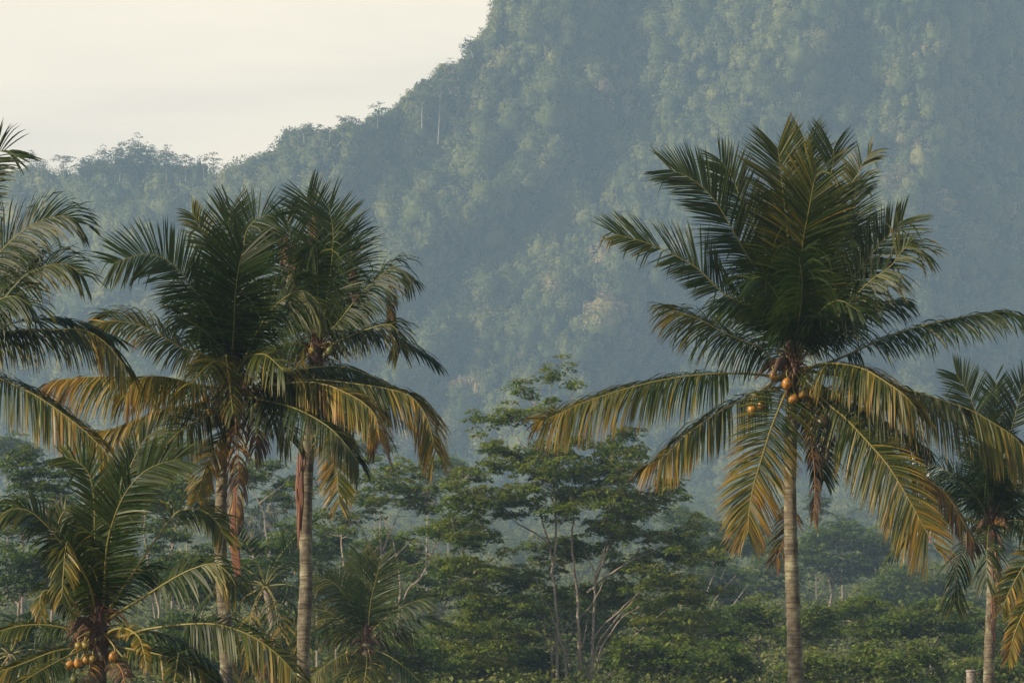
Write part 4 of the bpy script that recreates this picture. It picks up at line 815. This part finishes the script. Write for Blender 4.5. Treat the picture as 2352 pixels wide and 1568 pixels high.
pad_tree('feathery_tree', 'dark feathery tree at the far left behind the bushy palm', 265,
  [(s4([(330, 1900), (330, 900), (325, 500), (320, 410)]), .16, .04), (s4([(325, 520), (260, 420), (200, 330)]), .06, .02), (s4([(328, 480), (380, 400), (440, 320)]), .06, .02)],
  c4([(150, 90, 70, 24), (100, 150, 80, 26), (200, 160, 90, 30), (40, 200, 60, 24), (320, 170, 80, 26), (120, 230, 110, 34), (270, 240, 110, 32), (400, 220, 70, 24), (200, 310, 120, 34), (340, 320, 100, 32), (90, 290, 70, 24), (440, 300, 70, 22),
      (430, 560, 80, 20), (350, 480, 70, 22), (470, 640, 70, 22), (150, 420, 60, 20), (60, 600, 70, 22), (40, 700, 80, 24)]), seed=6, extra=.9, tint=.44)
pad_tree('feathery_tree', 'layered dark tree filling the space behind the leaning trunk', 285,
  [(s4([(960, 1900), (1010, 1230), (1005, 1050), (960, 880), (945, 740), (920, 560), (930, 420)]), .15, .03), (s4([(1005, 1060), (1015, 900), (1100, 700), (1130, 500)]), .09, .02)],
  c4([(1050, 320, 120, 34), (980, 390, 100, 30), (1140, 290, 80, 24), (1110, 370, 90, 26), (1200, 330, 80, 26), (1040, 430, 90, 24), (900, 300, 80, 26), (1060, 620, 120, 24), (1180, 640, 90, 24), (960, 560, 80, 24), (1000, 700, 70, 20),
      (1100, 780, 130, 32), (1230, 790, 110, 30), (1030, 830, 110, 28), (900, 880, 90, 24), (1300, 700, 60, 22), (1180, 860, 110, 28)]), seed=7, extra=.9, tint=.44)
pad_tree('feathery_tree', 'slender pale forked tree low behind the fronds of the bushy palm', 245,
  [(s4([(1215, 1900), (1230, 1450), (1262, 1260), (1245, 1150), (1235, 1050), (1220, 960)]), .15, .04), (s4([(1264, 1250), (1290, 1130), (1300, 1020)]), .08, .03)],
  c4([(1180, 960, 90, 24), (1290, 990, 80, 24), (1240, 900, 80, 22)]), seed=8, extra=.9, tint=.11)
pad_tree('feathery_tree', 'dim tree with straight pale trunk seen above the right fronds of the bushy palm', 300,
  [(s4([(1010, 1900), (1000, 1300), (970, 1000), (930, 700), (925, 480)]), .12, .03)],
  c4([(700, 420, 80, 22), (780, 520, 80, 22), (650, 640, 70, 20), (850, 980, 90, 22), (760, 900, 90, 22), (930, 460, 80, 20)]), seed=9, extra=.9, tint=.42)

def auto_tree(label, u, v, Ru, Rv, D, seed, style='layer', tint=.45, name='leafy_tree', leaf=.34, per=22, sub=.6, dens=1.0, gz=0.0, group='background trees', bark=None, mat=None, tw=1.0):
    """A broad tree whose crown fills the ellipse (u, v, Ru, Rv)."""
    r = np.random.RandomState(seed * 31 + 7); pads = []; half = Ru * K * D
    n = int((10 if style == 'layer' else 14) * (Ru / 90) ** .7 + 12)
    for i in range(n):
        a = r.uniform(-.35, math.pi + .35) if i % 3 else r.uniform(0, 2 * math.pi); q = r.uniform(.55, 1.0) if i % 3 else r.uniform(0, .8)
        x = math.cos(a) * q; y = math.sin(a) * q
        wd = Ru * r.uniform(.24, .40) * (1 if style == 'layer' else .85); ht = wd * (r.uniform(.36, .58) if style == 'layer' else r.uniform(.55, .8))
        dz = r.uniform(-1, .4) * half * math.sqrt(max(0, 1 - x * x)) * .8
        pads.append((u + x * (Ru - wd * .6), v - y * (Rv - ht * .6), wd, ht, dz))
    sx = r.uniform(-.15, .15) * Ru
    base = (u + sx, v + Rv * 1.15); top = (u, v - Rv * .3)
    stems = [([base, (u + sx * .6, v + Rv * .5), top], .035 * half + .05, .03)]
    for s in (-1, 1, -1):
        b = r.uniform(.3, .9); stems.append(([(u + sx * .8, v + Rv * b), (u + s * Ru * .25, v + Rv * (b - .5)), (u + s * Ru * r.uniform(.4, .65), v - Rv * r.uniform(0, .4))], .02 * half + .03, .02))
    zg = float(np.interp(D, GZ[:, 0], GZ[:, 1])) if gz is None else gz
    return pad_tree(name, label, D, stems, pads, seed=seed, leaf=leaf, per=per, sub=sub, tint=tint, dens=dens, group=group, bark=bark, mat=mat, gz=zg, depth=.3, tw=tw)

near = [
 ('green tree low at the foot of the feathery tree, on its right side', 1500, 1530, 110, 62, 235, 'layer', .55),
 ('leafy tree in the bottom row, left of the big palm trunk', 1640, 1530, 105, 62, 240, 'layer', .60),
 ('rounded green tree halfway between the feathery tree and the big palm trunk', 1590, 1440, 110, 66, 285, 'layer', .58),
 ('bright green tree directly left of the big palm trunk', 1730, 1450, 105, 74, 290, 'layer', .60),
 ('bright topped tree directly right of the big palm trunk', 1880, 1450, 85, 66, 280, 'layer', .68),
 ('brownish leaved small tree at the foot of the big palm trunk', 1870, 1545, 75, 50, 225, 'layer', .80),
 ('tallest tree of the green row between the big palm and the right palm', 1990, 1440, 115, 78, 300, 'layer', .60),
 ('green tree in the bottom row below the tallest tree of the green row', 1985, 1535, 110, 64, 245, 'layer', .64),
 ('dense green tree just left of the right palm trunk', 2130, 1440, 110, 72, 295, 'layer', .56),
 ('bottom row green tree left of the concrete post', 2110, 1535, 100, 60, 240, 'layer', .62),
 ('green tree behind the right palm trunk', 2240, 1470, 90, 84, 305, 'layer', .52),
 ('green tree behind the orange fronds at the right edge', 2345, 1480, 95, 90, 290, 'layer', .5),
 ('low tree right of the concrete post', 2270, 1560, 90, 50, 250, 'layer', .6),
 ('dim tree low behind the small dusky palm', 900, 1520, 110, 70, 235, 'layer', .40),
 ('dark tree low between the grey trunk and the bushy palm fronds', 610, 1480, 105, 80, 225, 'layer', .28),
 ('shaded tree behind the coconuts of the bushy palm', 330, 1500, 100, 80, 220, 'layer', .30),
 ('shaded tree in the bottom left corner', 60, 1500, 110, 90, 215, 'layer', .30),
 ('dark tree behind the left fronds of the bushy palm', 50, 1330, 110, 75, 250, 'layer', .34),
 ('dim leafy tree beside the lower leaning trunk', 430, 1480, 90, 80, 240, 'layer', .32),
 ('dark tree right of the upper grey trunk, behind the dusky palm', 760, 1370, 85, 60, 300, 'layer', .34),
 ('low green tree beneath the thin leaning tree', 1010, 1545, 100, 56, 260, 'layer', .5),
]
for i, (lab, u, v, a, b, D, st, tn) in enumerate(near): auto_tree(lab, u, v, a, b, D, 20 + i, st, tn, name='leafy_tree')
more = [
 ('dark green tree top directly above the bushy palm fronds at the far left', 70, 1190, 120, 80, 300, 'layer', .40),
 ('dark green tree crossing behind the upper leaning trunk on its left', 400, 1170, 110, 80, 310, 'layer', .42),
 ('green tree filling the gap between the leaning trunk and grey trunk, low down', 600, 1360, 95, 70, 290, 'layer', .36),
 ('leafy tree right behind the middle of the grey trunk', 720, 1250, 95, 70, 320, 'layer', .42),
 ('full green tree below the bright topped tree, above the dusky palm', 880, 1290, 110, 70, 315, 'layer', .44),
 ('green tree against the left flank of the big feathery tree', 1000, 1370, 90, 80, 300, 'layer', .46),
 ('shaded tree behind the heart of the bushy palm', 230, 1330, 120, 80, 290, 'layer', .34),
 ('dim tree left of the lower leaning trunk, above the palm fronds', 420, 1340, 95, 70, 285, 'layer', .34),
 ('shaded low tree left of the foot of the grey trunk', 560, 1530, 110, 70, 235, 'layer', .34),
 ('dim tree behind the stems of the feathery tree', 1300, 1440, 150, 90, 330, 'layer', .36),
 ('low dim tree at the foot of the feathery tree, on its left side', 1180, 1540, 120, 60, 255, 'layer', .42),
]
for i, (lab, u, v, a, b, D, st, tn) in enumerate(more): auto_tree(lab, u, v, a, b, D, 130 + i, st, tn, name='leafy_tree', dens=1.0)
midt = [
 ('round dome shaped dark tree in the haze right of the big palm trunk', 1925, 1290, 132, 100, 410, 'dome', .34),
 ('broad hazy tree in front of the dome tree, toward the right palm', 2090, 1355, 125, 66, 375, 'dome', .46),
 ('hazy tree in the gap just left of the right palm trunk', 2200, 1370, 70, 70, 385, 'dome', .42),
 ('pale hazy tree right behind the right palm trunk', 2325, 1270, 62, 80, 420, 'dome', .40),
 ('hazy layered tree behind the tip of the hanging orange frond', 1690, 1250, 80, 58, 390, 'layer', .36),
 ('hazy layered tree nearest the right side of the feathery tree', 1590, 1240, 80, 58, 380, 'layer', .38),
 ('hazy tree top left of the orange hanging frond, above the layered trees', 1560, 1190, 46, 26, 440, 'layer', .36),
 ('dim tree with pale slanting stems right of the feathery tree', 1660, 1350, 100, 60, 345, 'layer', .32),
 ('dim tree between the hanging orange frond and the big palm trunk', 1770, 1330, 80, 90, 360, 'layer', .30),
 ('small dark tree top right of the big palm trunk, above the dome tree', 1876, 1168, 28, 36, 450, 'layer', .22),
 ('dark hazy tree standing behind the brown fronds right of the grey palm', 865, 1030, 46, 46, 430, 'dome', .24),
 ('pale hazy tree left of the top of the feathery tree', 1020, 1085, 60, 36, 460, 'dome', .40),
 ('hazy tree at the left edge above the dark feathery tree', 20, 1040, 70, 50, 420, 'dome', .40),
 ('hazy tree behind the leaning palm crown, low left', 420, 1050, 80, 50, 440, 'dome', .40),
]
for i, (lab, u, v, a, b, D, st, tn) in enumerate(midt): auto_tree(lab, u, v, a, b, D * 1.6, 60 + i, st, tn + .15, leaf=.62, per=24, sub=1.0, tw=1.6, gz=None, name='leafy_tree', mat=None)
pad_tree('leafy_tree', 'bare pale stems slanting up in the haze right of the feathery tree', 480,
  [([(1600, 1440), (1610, 1400), (1632, 1340), (1650, 1290)], .12, .04), ([(1625, 1440), (1640, 1380), (1690, 1320)], .1, .03), ([(1560, 1420), (1568, 1360), (1560, 1300)], .1, .04), ([(1650, 1430), (1690, 1380), (1720, 1340)], .1, .03), ([(1655, 1330), (1670, 1300), (1690, 1290)], .06, .02)],
  [(1650, 1285, 30, 8), (1600, 1290, 30, 8)], seed=99, tint=.3, gz=.5)

# undergrowth that closes the floor between the trees
mbu = MB(); n = 1500; r = np.random.RandomState(5)
D = r.uniform(200, 350, n); U = r.uniform(-200, 2560, n); R = r.uniform(.8, 1.9, n)
c = Pv(U, np.full(n, HORIZON), D); c[:, 2] = r.uniform(-.6, .8, n) + (D - 200) / 150 * 2.0
clumps(mbu, c, R, 170, .26, r, .34 + .2 * vnoise(U / 60, D / 20, 43), zs=1.1)
tag(mbu.build('undergrowth', M_FOREST), 'dense shaded shrubs and saplings between the trees', 'undergrowth', kind='stuff')

# ------------------------------------------------------------------ single trees on the mountain and its ridge
def ridge(label, stem, pads, tint=.3, seed=0, dD=-12, name='ridge_tree', tw=2.2, dens=1.0, group='trees on the mountain', leaf=1.5, per=10, ra=.16):
    if tint < .3: pads = [(a, b - 4, c * 1.15, d * 1.7) for a, b, c, d in pads]; dens *= 1.6
    u, v = stem[0][0]; D = float(mdepth(np.array([float(u)]), np.array([float(v)]))[0]) + dD
    z = P(u, v, D)[2]
    st = [(s, MS * ra * (1 if i == 0 else .6), .14) for i, s in enumerate(stem)]
    pad_tree(name, label, D, st, pads, seed=300 + seed, leaf=leaf, per=per, sub=2.0, tint=tint, dens=dens, group=group, mat=M_FOREST, bark=M_PALE if dD < -20 else M_BARK, gz=z - 3, tw=tw * MS, twigs=4, depth=.3, foot_to_ground=False)
def c6(L): return [(603 + x * .1953, 218 + y * .1953, a * .1953, b * .1953) for x, y, a, b in L]
def s6(L): return [(603 + x * .1953, 218 + y * .1953) for x, y in L]
def c7(L): return [(x * .2808, 298.6 + y * .2808, a * .2808, b * .2808) for x, y, a, b in L]
def s7(L): return [(x * .2808, 298.6 + y * .2808) for x, y in L]
ridge('umbrella shaped tree with flat leaf layers standing against the sky where the ridge steepens', [s6([(1350, 400), (1358, 260), (1368, 180), (1385, 110)]), s6([(1300, 380), (1290, 330), (1240, 280)])],
      c6([(1385, 98, 40, 12), (1310, 140, 50, 13), (1420, 165, 70, 14), (1340, 195, 40, 8), (1330, 228, 50, 10), (1440, 238, 35, 7), (1250, 270, 44, 12), (1240, 310, 50, 14), (1240, 345, 50, 10)]), .30, 1, tw=1.6, ra=.14)
ridge('thin bare twigged tree on the ridge just left of the umbrella tree', [s6([(940, 520), (935, 420), (930, 330), (925, 270)]), s6([(1090, 440), (1100, 360), (1080, 290)])],
      c6([(925, 275, 60, 12), (960, 300, 60, 12), (1000, 268, 30, 6), (900, 360, 50, 14), (930, 385, 60, 12), (1010, 405, 50, 8), (1130, 320, 30, 8), (1060, 280, 40, 4), (1120, 395, 40, 8)]), .36, 2, tw=1.8, dens=.8, ra=.12)
ridge('small twiggy tree over the gap in the ridge', [s6([(790, 540), (790, 460), (785, 400)]), s6([(660, 500), (660, 400), (655, 360)])],
      c6([(785, 395, 60, 18), (760, 425, 40, 10), (655, 362, 30, 10), (700, 420, 40, 8), (720, 470, 40, 7)]), .34, 3, tw=1.8, dens=.7, ra=.12)
ridge('vine covered leaning tree above the small step of the ridge', [s6([(490, 560), (480, 470), (450, 410)]), s6([(340, 560), (320, 500), (310, 455)])],
      c6([(480, 420, 60, 30), (520, 470, 60, 30), (310, 455, 36, 12), (350, 540, 60, 30), (510, 360, 40, 6), (560, 430, 40, 10)]), .42, 4)
ridge('tree with a long straight pale trunk on the steep upper slope', [[(1006, 332), (1008, 290), (1010, 250), (1012, 205)], [(1011, 225), (1000, 205), (985, 195)], [(1012, 220), (1022, 200), (1030, 192)]],
      [(1012, 190, 24, 9), (990, 196, 20, 7), (1030, 192, 20, 8), (1008, 205, 20, 6)], .38, 5, dD=-24, ra=.15)
ridge('shorter pale trunked tree left of the long straight trunk', [[(969, 296), (969, 262), (968, 240), (955, 226)], [(968, 243), (975, 230), (985, 224)]],
      [(965, 222, 24, 8), (985, 220, 18, 7), (948, 226, 16, 6)], .40, 6, dD=-24, ra=.13)
ridge('small dark bush like tree leaning out near the top of the skyline', [[(1086, 132), (1080, 112), (1072, 100)]], [(1073, 101, 9, 7), (1083, 107, 12, 7), (1066, 112, 8, 5)], .25, 7)
ridge('leafy tree poking up on the skyline above the pale trunks', [[(1015, 186), (1020, 170), (1022, 150)]], [(1022, 152, 12, 6), (1012, 164, 16, 8), (1030, 160, 12, 6)], .32, 8)
ridge('tall twin topped tree near the left end of the low ridge', [s7([(260, 420), (262, 300), (262, 200)])], c7([(245, 180, 22, 24), (280, 190, 22, 30), (250, 240, 50, 26), (310, 270, 60, 36), (345, 300, 30, 50), (270, 320, 80, 36)]), .30, 9)
ridge('brownish bare branched tree on the low ridge, right of the twin topped tree', [s7([(520, 420), (520, 330), (515, 240)])], c7([(520, 225, 70, 14), (470, 240, 50, 12), (560, 250, 50, 14), (520, 290, 60, 24), (500, 330, 50, 24)]), .88, 10, dens=.7)
ridge('low spreading tree on the low ridge left of its highest tree', [s7([(700, 420), (700, 350), (690, 280)])], c7([(690, 270, 50, 22), (760, 265, 50, 26), (650, 330, 60, 24), (730, 340, 80, 30), (800, 300, 50, 30)]), .22, 11)
ridge('dark tree with rounded top left beside the highest tree of the low ridge', [s7([(860, 420), (860, 320), (855, 230)])], c7([(850, 205, 50, 30), (880, 260, 60, 34), (830, 300, 60, 34), (870, 350, 70, 30)]), .20, 12)
ridge('tree with a light flat top close left of the highest tree of the low ridge', [s7([(980, 420), (985, 300), (990, 180)])], c7([(992, 145, 30, 20), (960, 200, 60, 30), (1000, 250, 60, 40), (950, 290, 60, 40), (1000, 330, 60, 30)]), .26, 13)
ridge('highest tree of the low ridge with two upright tufts', [s7([(1120, 420), (1120, 300), (1110, 180), (1095, 100)]), s7([(1118, 200), (1130, 130), (1135, 90)])],
      c7([(1090, 95, 20, 26), (1133, 90, 22, 30), (1100, 150, 60, 26), (1140, 200, 80, 36), (1070, 220, 60, 36), (1160, 260, 90, 40), (1090, 300, 80, 40)]), .24, 14)
ridge('dark broad tree right beside the highest tree of the low ridge', [s7([(1220, 420), (1220, 300), (1215, 200)])], c7([(1210, 170, 50, 24), (1245, 210, 50, 34), (1230, 270, 80, 36), (1270, 320, 70, 30)]), .20, 15)
ridge('tree with a single upright tuft right of the middle of the low ridge', [s7([(1360, 420), (1362, 300), (1362, 180)])], c7([(1362, 155, 24, 26), (1345, 215, 60, 24), (1390, 240, 60, 32), (1340, 290, 80, 36), (1420, 310, 70, 36)]), .26, 16)
ridge('twiggy half bare tree on the right shoulder of the low ridge', [s7([(1520, 420), (1520, 320), (1515, 230)])], c7([(1500, 215, 50, 12), (1540, 240, 60, 16), (1480, 260, 50, 18), (1550, 300, 70, 26), (1510, 330, 70, 24)]), .5, 17, dens=.7)
ridge('thin bare crowned tree just before the dip of the ridge', [s7([(1745, 430), (1745, 320), (1740, 200)]), s7([(1670, 420), (1665, 330), (1660, 250)])],
      c7([(1740, 200, 50, 10), (1700, 230, 40, 10), (1780, 240, 40, 10), (1760, 275, 50, 22), (1665, 240, 24, 20), (1670, 300, 36, 26), (1750, 320, 60, 20)]), .8, 18, dens=.6)
ridge('small open tree in the dip between the low ridge and the mountain', [s7([(2000, 430), (2000, 370), (2000, 310)])], c7([(2010, 305, 50, 18), (1970, 335, 50, 14), (2050, 340, 50, 20), (1890, 355, 36, 18)]), .34, 19)
ridge('tree with a small round ball of leaves on the rising ridge', [s7([(2240, 330), (2245, 270), (2250, 230)])], c7([(2250, 212, 24, 17), (2200, 245, 50, 18), (2150, 250, 50, 20), (2260, 260, 40, 16)]), .28, 20)
ridge('reddish brown bare tree on the shaded right slope, the upper of the two largest', [[(2054, 446), (2062, 425), (2066, 400)], [(2062, 425), (2078, 430)]], [(2066, 385, 22, 12), (2058, 405, 30, 13), (2078, 402, 24, 12), (2070, 425, 34, 13), (2050, 432, 22, 12)], .97, 21, dD=-6, dens=1.2)
ridge('reddish brown bare tree on the shaded right slope, the lower of the two largest', [[(2140, 545), (2146, 520), (2150, 480)], [(2146, 525), (2158, 505), (2165, 490)]], [(2152, 440, 20, 10), (2140, 462, 32, 13), (2172, 462, 28, 12), (2150, 485, 42, 14), (2124, 492, 24, 12), (2178, 490, 22, 12)], .97, 22, dD=-6, dens=1.2)
ridge('faint pale trunked tree below the reddish brown trees', [[(2192, 575), (2194, 550), (2196, 530)]], [(2196, 528, 24, 10), (2186, 545, 20, 10), (2226, 540, 20, 8)], .9, 23, dD=-6)
ridge('small forked pale trunk high in the upper right corner', [[(2222, 50), (2223, 28), (2226, 4)], [(2223, 32), (2217, 14), (2214, 4)]], [(2224, -4, 16, 7)], .4, 24, dD=-6, ra=.16)

# ------------------------------------------------------------------ radio tower, fence post and wire
def bar(mb, a, b, ra, sides=4, **k): tube(mb, np.linspace(np.array(a, float), np.array(b, float), 3), ra, sides, **k)
M_RED = plain('red_paint', (0.45, 0.06, 0.04), noise=.1); M_WHT = plain('white_paint', (0.72, 0.72, 0.70), noise=.06)
D = 1280; ct = P(2122, 1100, D); topz = P(2122, 1030, D)[2]; gz0 = float(np.interp(D, GZ[:, 0], GZ[:, 1]))
root = thing('radio_tower', 'red and white lattice mast mostly hidden behind the right palm and its neighbour', 'tower', (ct[0], D, gz0))
nseg = 9; hs = np.linspace(gz0, topz, nseg + 1)
for k in range(nseg):
    m = MB(); z0, z1 = hs[k], hs[k + 1]; w0 = 2.0 - .9 * k / nseg; w1 = 2.0 - .9 * (k + 1) / nseg
    cs0 = [ct + np.array([sx * w0, sy * w0, z0 - ct[2]]) for sx, sy in ((-1, -1), (1, -1), (1, 1), (-1, 1))]
    cs1 = [ct + np.array([sx * w1, sy * w1, z1 - ct[2] - .01]) for sx, sy in ((-1, -1), (1, -1), (1, 1), (-1, 1))]
    for j in range(4):
        bar(m, cs0[j], cs1[j], .15); bar(m, cs0[j], cs1[(j + 1) % 4], .09); bar(m, cs0[(j + 1) % 4], cs1[j], .09); bar(m, cs1[j], cs1[(j + 1) % 4], .09)
    m.build('lattice_section', M_RED if k % 2 == 0 else M_WHT, root)
for dx in (-3.0, 2.2):
    m = MB(); a = ct + np.array([dx, -.6, topz - ct[2] - 6.5]); bar(m, a, a + np.array([0, 0, 5.2]), .34, 8); bar(m, a + np.array([0, 0, 2.4]), a + np.array([-dx * .7, .5, 2.4]), .09)
    m.build('antenna_panel', M_WHT, root, smooth=True)

M_CONC = barkmat('weathered_concrete', (0.12, 0.10, 0.08), (0.25, 0.215, 0.18), (0.36, 0.33, 0.29), scale=9, bump=.3)
M_RUST = plain('rusty_steel', (0.12, 0.07, 0.045), noise=.4, scale=30)
D = 57; pt = P(2230, 1537, D); rp = 10.5 * K * D
root = thing('concrete_post', 'round weathered concrete fence post with a flat cap at the lower right', 'fence post', (pt[0], D, 0))
m = MB(); tube(m, spline([[pt[0], D, -.3], [pt[0], D, pt[2] - .035]], 12), rp, 20); m.build('shaft', M_CONC, root, smooth=True)
m = MB(); zt = pt[2]
tube(m, np.array([[pt[0], D, zt - .034], [pt[0], D, zt - .030], [pt[0], D, zt - .012], [pt[0], D, zt - .002], [pt[0], D, zt]]), [rp * .9, rp * 1.12, rp * 1.14, rp * 1.0, .004], 20); m.build('cap', M_CONC, root)
m = MB(); tube(m, spline([[pt[0] - .02, D - rp * 1.02, zt - .06], [pt[0] + rp * 1.02, D - rp * .5, zt - .06], [pt[0] + rp * 1.9, D - .01, zt - .055]], 10), .008, 6)
blob(m, (pt[0] + rp * 1.25, D - .03, zt - .055), (.02, .02, .016)); blob(m, (pt[0] + rp * 1.9, D - .01, zt - .055), (.014, .014, .014)); m.build('wire_clamp', M_RUST, root, smooth=True)
m = MB(); a = np.array([pt[0] + rp * 1.9, D - .01, zt - .055]); tt_ = np.linspace(0, 1, 30)[:, None]
q = a + tt_ * np.array([3.2, 1.2, .02]); q[:, 2] -= (np.sin(tt_[:, 0] * math.pi) * .025); tube(m, q, .0035, 5)
o = m.build('fence_wire', M_RUST, None, origin=a); tag(o, 'thin wire running right from the concrete post', 'wire')

# ------------------------------------------------------------------ haze
m, t = newmat('haze')
pv = t.nodes.new('ShaderNodeVolumePrincipled'); pv.inputs['Color'].default_value = (0.50, 0.74, 1.0, 1); pv.inputs['Density'].default_value = HAZE_D; pv.inputs['Anisotropy'].default_value = 0.0
o = t.nodes.new('ShaderNodeOutputMaterial'); t.links.new(pv.outputs[0], o.inputs['Volume'])
zmax = max((ob.matrix_basis.translation.z + max(v[2] for v in ob.bound_box)) for ob in C.objects if ob.type == 'MESH') + 8
mb = MB(); x0, x1, y0, y1, z0, z1 = -790, 790, -90, 3420, -3.0, zmax
V = [(x, y, z) for x in (x0, x1) for y in (y0, y1) for z in (z0, z1)]
mb.add(V, [(0, 1, 3, 2), (4, 6, 7, 5), (0, 4, 5, 1), (2, 3, 7, 6), (0, 2, 6, 4), (1, 5, 7, 3)])
o = mb.build('haze', m); o['kind'] = 'stuff'; o['label'] = 'blue morning haze filling the valley'
